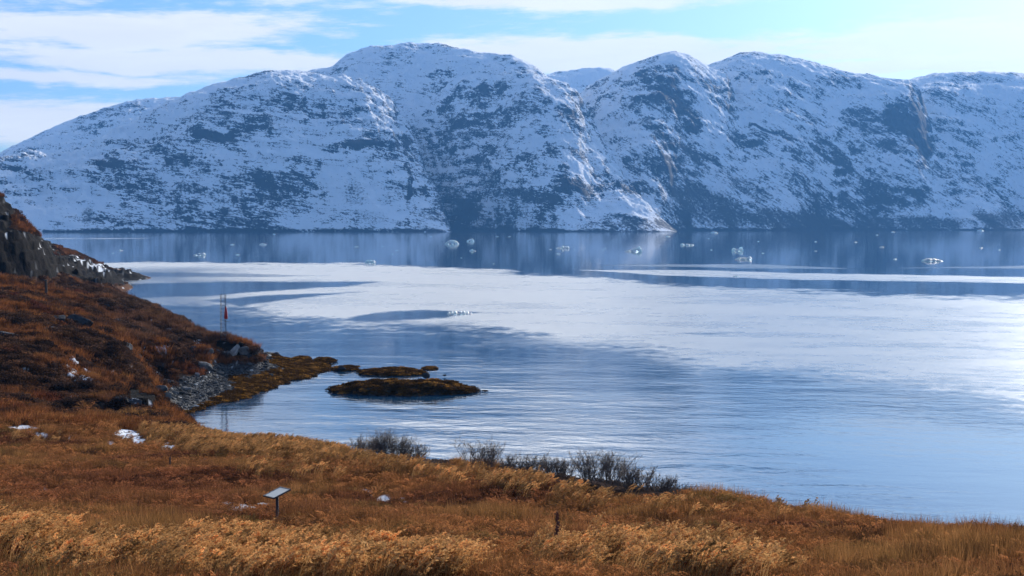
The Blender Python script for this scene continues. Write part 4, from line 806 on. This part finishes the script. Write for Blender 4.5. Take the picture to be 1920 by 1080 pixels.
rm_ = part('marker', V, F, M_red, mast, smooth=True); rm_['label'] = 'red tapered marker fixed to the right side of the mast'
V, F = [], []; za = zc-hc*.72; box(V, F, (mw/2+.22, -mw/2, za), (.75, 0, 0), (0, .06, 0), (0, 0, .05)); box(V, F, (mw/2+.1, -mw/2, za+.12), (.05, 0, 0), (0, .05, 0), (0, 0, .22)); part('arm', V, F, M_steel, mast)

# ------------------------------------------------------------------ drifting ice
MI, Mi = newmat('glacier_ice'); pi_ = Mi.n('ShaderNodeNewGeometry').outputs; pn_ = Mi.noise(pi_['Position'], .6, 5, .6); nzz = Mi.n('ShaderNodeSeparateXYZ', _0=pi_['Normal']).outputs[2]
icol = Mi.mix(Mi.sst(Mi.m('ADD', nzz, Mi.m('MULTIPLY', Mi.m('SUBTRACT', pn_, .5), 1.2)), .05, .5), C(.72, .90, .94), C(.93, .96, .98))
bi = Mi.n('ShaderNodeBsdfPrincipled', Base_Color=icol, Roughness=.35); bi.inputs['Subsurface Weight'].default_value = .5; bi.inputs['Subsurface Radius'].default_value = (.4, 1.0, 1.4); til = Mi.n('ShaderNodeBsdfTranslucent', Color=C(.74, .93, 1.0)); finish(Mi, Mi.n('ShaderNodeMixShader', _0=.72, _1=bi.outputs[0], _2=til.outputs[0]))
def ice(px, py, wpx, hpx, prof, seed, label, cat='iceberg', group='ice drifting on the fjord', depthf=.95, name=None):
    p = at_z(px, py, 0); d = math.hypot(p[0], p[1]); w = wpx*d/FPX; h = max(.68*hpx*d/FPX, .12); nx, ny = (72, 30) if wpx > 10 else (22, 12)
    u = np.linspace(-1, 1, nx); v = np.linspace(-1, 1, ny); U, Vv = np.meshgrid(u, v); pr = np.array(prof, float); hz = np.interp(U, pr[:, 0], pr[:, 1])
    e = np.clip(1-np.abs(U)**8-(np.abs(Vv)*(1+.25*perlin(U*2+seed, U*0, seed)))**1.5, -.3, 1); k = np.where(e > 0, np.clip(e, 0, 1)**.6, e*2)
    z = hz*h*np.where(e > 0, k, 0)*(1+.35*fbm(U*4+seed*3, Vv*2.5, 4, seed, .55, True)*(e > 0))+np.where(e <= 0, -.25*h, 0)
    jx = fbm(U*3, Vv*3+seed, 3, seed+5)*.10*w*.5; o = mesh_np(name or ('iceberg' if wpx > 10 else 'ice_fragment'), np.stack([U*w/2+jx, Vv*w*depthf/2, z-.02*h], -1).reshape(-1, 3), grid_faces(ny, nx), MI, smooth=False)
    o.location = (p[0], p[1]+w*depthf*.4, 0); tag(o, label, cat, group); return o
ICE = [(372, 479, 22, 7, [(-1, .35), (-.3, .5), (.1, .85), (.3, .6), (.8, 1), (1, .7)], 'blocky white floe nearest the dark left headland'), (492, 459, 14, 4, [(-1, .5), (0, 1), (1, .3)], 'thin white floe right of and beyond the blocky left one'),
       (693, 494, 22, 8, [(-1, .6), (-.6, 1), (.5, .9), (.7, 1), (.9, .8), (1, .4)], 'flat topped white floe at the edge of the ruffled water'), (847, 458, 27, 10, [(-1, .4), (-.6, .7), (-.2, 1), (.3, .95), (.7, .7), (1, .4)], 'domed turquoise iceberg brightest of all'),
       (882, 453, 15, 7, [(-1, .4), (0, .9), (.6, 1), (1, .4)], 'small pale berg directly behind and right of the domed turquoise one'), (886, 471, 13, 5, [(-1, .3), (-.1, 1), (.4, .5), (1, .2)], 'small peaked floe in front of the pale berg beside the domed one'),
       (1055, 466, 26, 7, [(-1, .15), (-.3, .5), (0, 1), (.2, .6), (.8, .9), (1, .5)], 'white floe with a low left tail and a bump in the middle'), (1188, 472, 34, 13, [(-1, .1), (-.3, .35), (.3, .6), (.7, 1), (.9, .95), (1, .6)], 'wedge shaped turquoise berg rising to the right'),
       (1280, 460, 9, 4.5, [(-1, .7), (0, 1), (1, .7)], 'small cube of ice touching the left end of a longer floe'), (1294, 460, 16, 5, [(-1, .9), (-.5, .7), (.5, .6), (1, .3)], 'low long floe just right of the small ice cube'),
       (1384, 471, 21, 11, [(-1, .7), (-.6, .7), (-.3, .45), (.1, .45), (.5, .8), (.75, 1), (1, .7)], 'saddle shaped berg with two peaks'), (1396, 487, 31, 8, [(-1, .3), (-.4, .7), (.4, .6), (.75, 1), (1, .8)], 'long blue green berg in front of the saddle shaped one'),
       (1752, 490, 36, 8, [(-1, .9), (-.8, .5), (-.5, .8), (0, .85), (.5, .6), (1, .1)], 'lone white slab with a pointed right end on the right'), (862, 590, 48, 8, [(-1, .6), (-.9, .95), (-.75, .3), (-.6, .9), (-.5, .35), (-.35, 1), (-.2, .35), (-.05, .6), (.1, .9), (.2, .3), (.35, 1), (.5, .4), (.6, .9), (.7, .35), (.85, .7), (1, .2)], 'knobbly row of broken ice closest to the shore in open water'),
       (1381, 519, 12, 3, [(-1, .3), (0, 1), (1, .4)], 'greenish ice lump lying in the bright streak of ruffled water')]
for i, a in enumerate(ICE): ice(a[0], a[1], a[2], a[3], a[4], i+3, a[5])
TINY = [(101, 458, 8, 'faint ice speck nearest the left headland'), (225, 470, 9, 'thin ice sliver halfway between the left headland and the blocky floe'), (211, 475, 5, 'tiny speck below the thin sliver left of the blocky floe'), (435, 459, 8, 'small ice chip up and right of the blocky floe'), (445, 478, 8, 'flat ice chip level with the blocky floe on its right'),
        (514, 439.5, 6, 'ice chip against the far shore at left'), (668, 463, 8, 'notched ice chip beyond the flat topped floe to its left'), (717, 462, 5, 'speck beyond the flat topped floe to its right'), (744, 470, 6, 'white speck upper right of the flat topped floe'), (736, 477, 4, 'tiny speck just above and right of the flat topped floe'),
        (808, 444, 5, 'speck behind the domed berg on its left'), (865, 484, 4, 'tiny speck in front of the domed berg'), (925, 495, 4, 'tiny speck at the ruffled water edge in the middle'), (932, 444, 6, 'ice chip by the far shore, left of a twin'), (955, 444, 6, 'ice chip by the far shore, right of a twin'),
        (1032, 468, 6, 'chip at the left tail of the bumpy floe'), (1047, 476.5, 8, 'chip directly in front of the bumpy floe'), (1077, 468, 5, 'chip off the right end of the bumpy floe'), (1131, 469, 5, 'low chip of the pair left of the wedge berg'), (1135, 465.5, 4, 'farther chip of the pair left of the wedge berg'),
        (1252, 444, 9, 'flat floe just off the low point of land'), (1340, 437.2, 14, 'long thin floe hugging the far shore right of the low point'), (1329, 447.5, 5, 'speck in front of the long thin far shore floe'), (1334, 469, 4, 'speck midway between the long floe and the saddle berg'), (1422, 453, 4, 'speck beyond the saddle berg on its right'), (1431, 475, 5, 'faint chip right of the saddle berg'),
        (1530, 453.5, 5, 'farther of two chips one above the other'), (1530, 471, 6, 'nearer of two chips one above the other'), (1605, 454.5, 6, 'chip on a faint line of smooth water'), (1645, 441, 5, 'faint chip close to the far shore at right'), (1675, 435.6, 7, 'white chip against the dark far shore at right'),
        (1654, 463.7, 8, 'flat chip left of and beyond the lone slab'), (1679, 486.5, 7, 'faint grey chip level with the lone slab on its left'), (1788, 432.2, 10, 'pale floe at the foot of the far right mountains'), (1840, 433.2, 12, 'bright floe at the foot of the far right mountains'), (1840, 465, 7, 'chip right of and beyond the lone slab'), (1874, 469, 4, 'faint speck near the right edge of the fjord')]
for i, (px, py, w, lb) in enumerate(TINY): ice(px, py, w, max(1.6, w*.3), [(-1, .4), (-.3+.1*(i % 5), 1), (1, .35)], i+60, lb, 'ice', 'small ice chips far out')

# ------------------------------------------------------------------ air
HZ_D = 7.0e-5
def haze():
    V, F = [], []; box(V, F, (0, 3400, 400), (15000, 0, 0), (0, 8700, 0), (0, 0, 1030)); V = np.array(V)
    V[:, 2] = np.where(V[:, 2] < 0, -75.0, 860.0)
    m, M = newmat('haze'); v = M.n('ShaderNodeVolumePrincipled', Color=C(.15, .45, 1.0), Density=HZ_D, Anisotropy=.2); M.n('ShaderNodeOutputMaterial', _1=v.outputs[0])
    o = mesh_np('haze', V, np.array(F), m, smooth=False); tag(o, 'thin blue haze filling the air over the fjord', 'haze', kind='stuff')
haze()
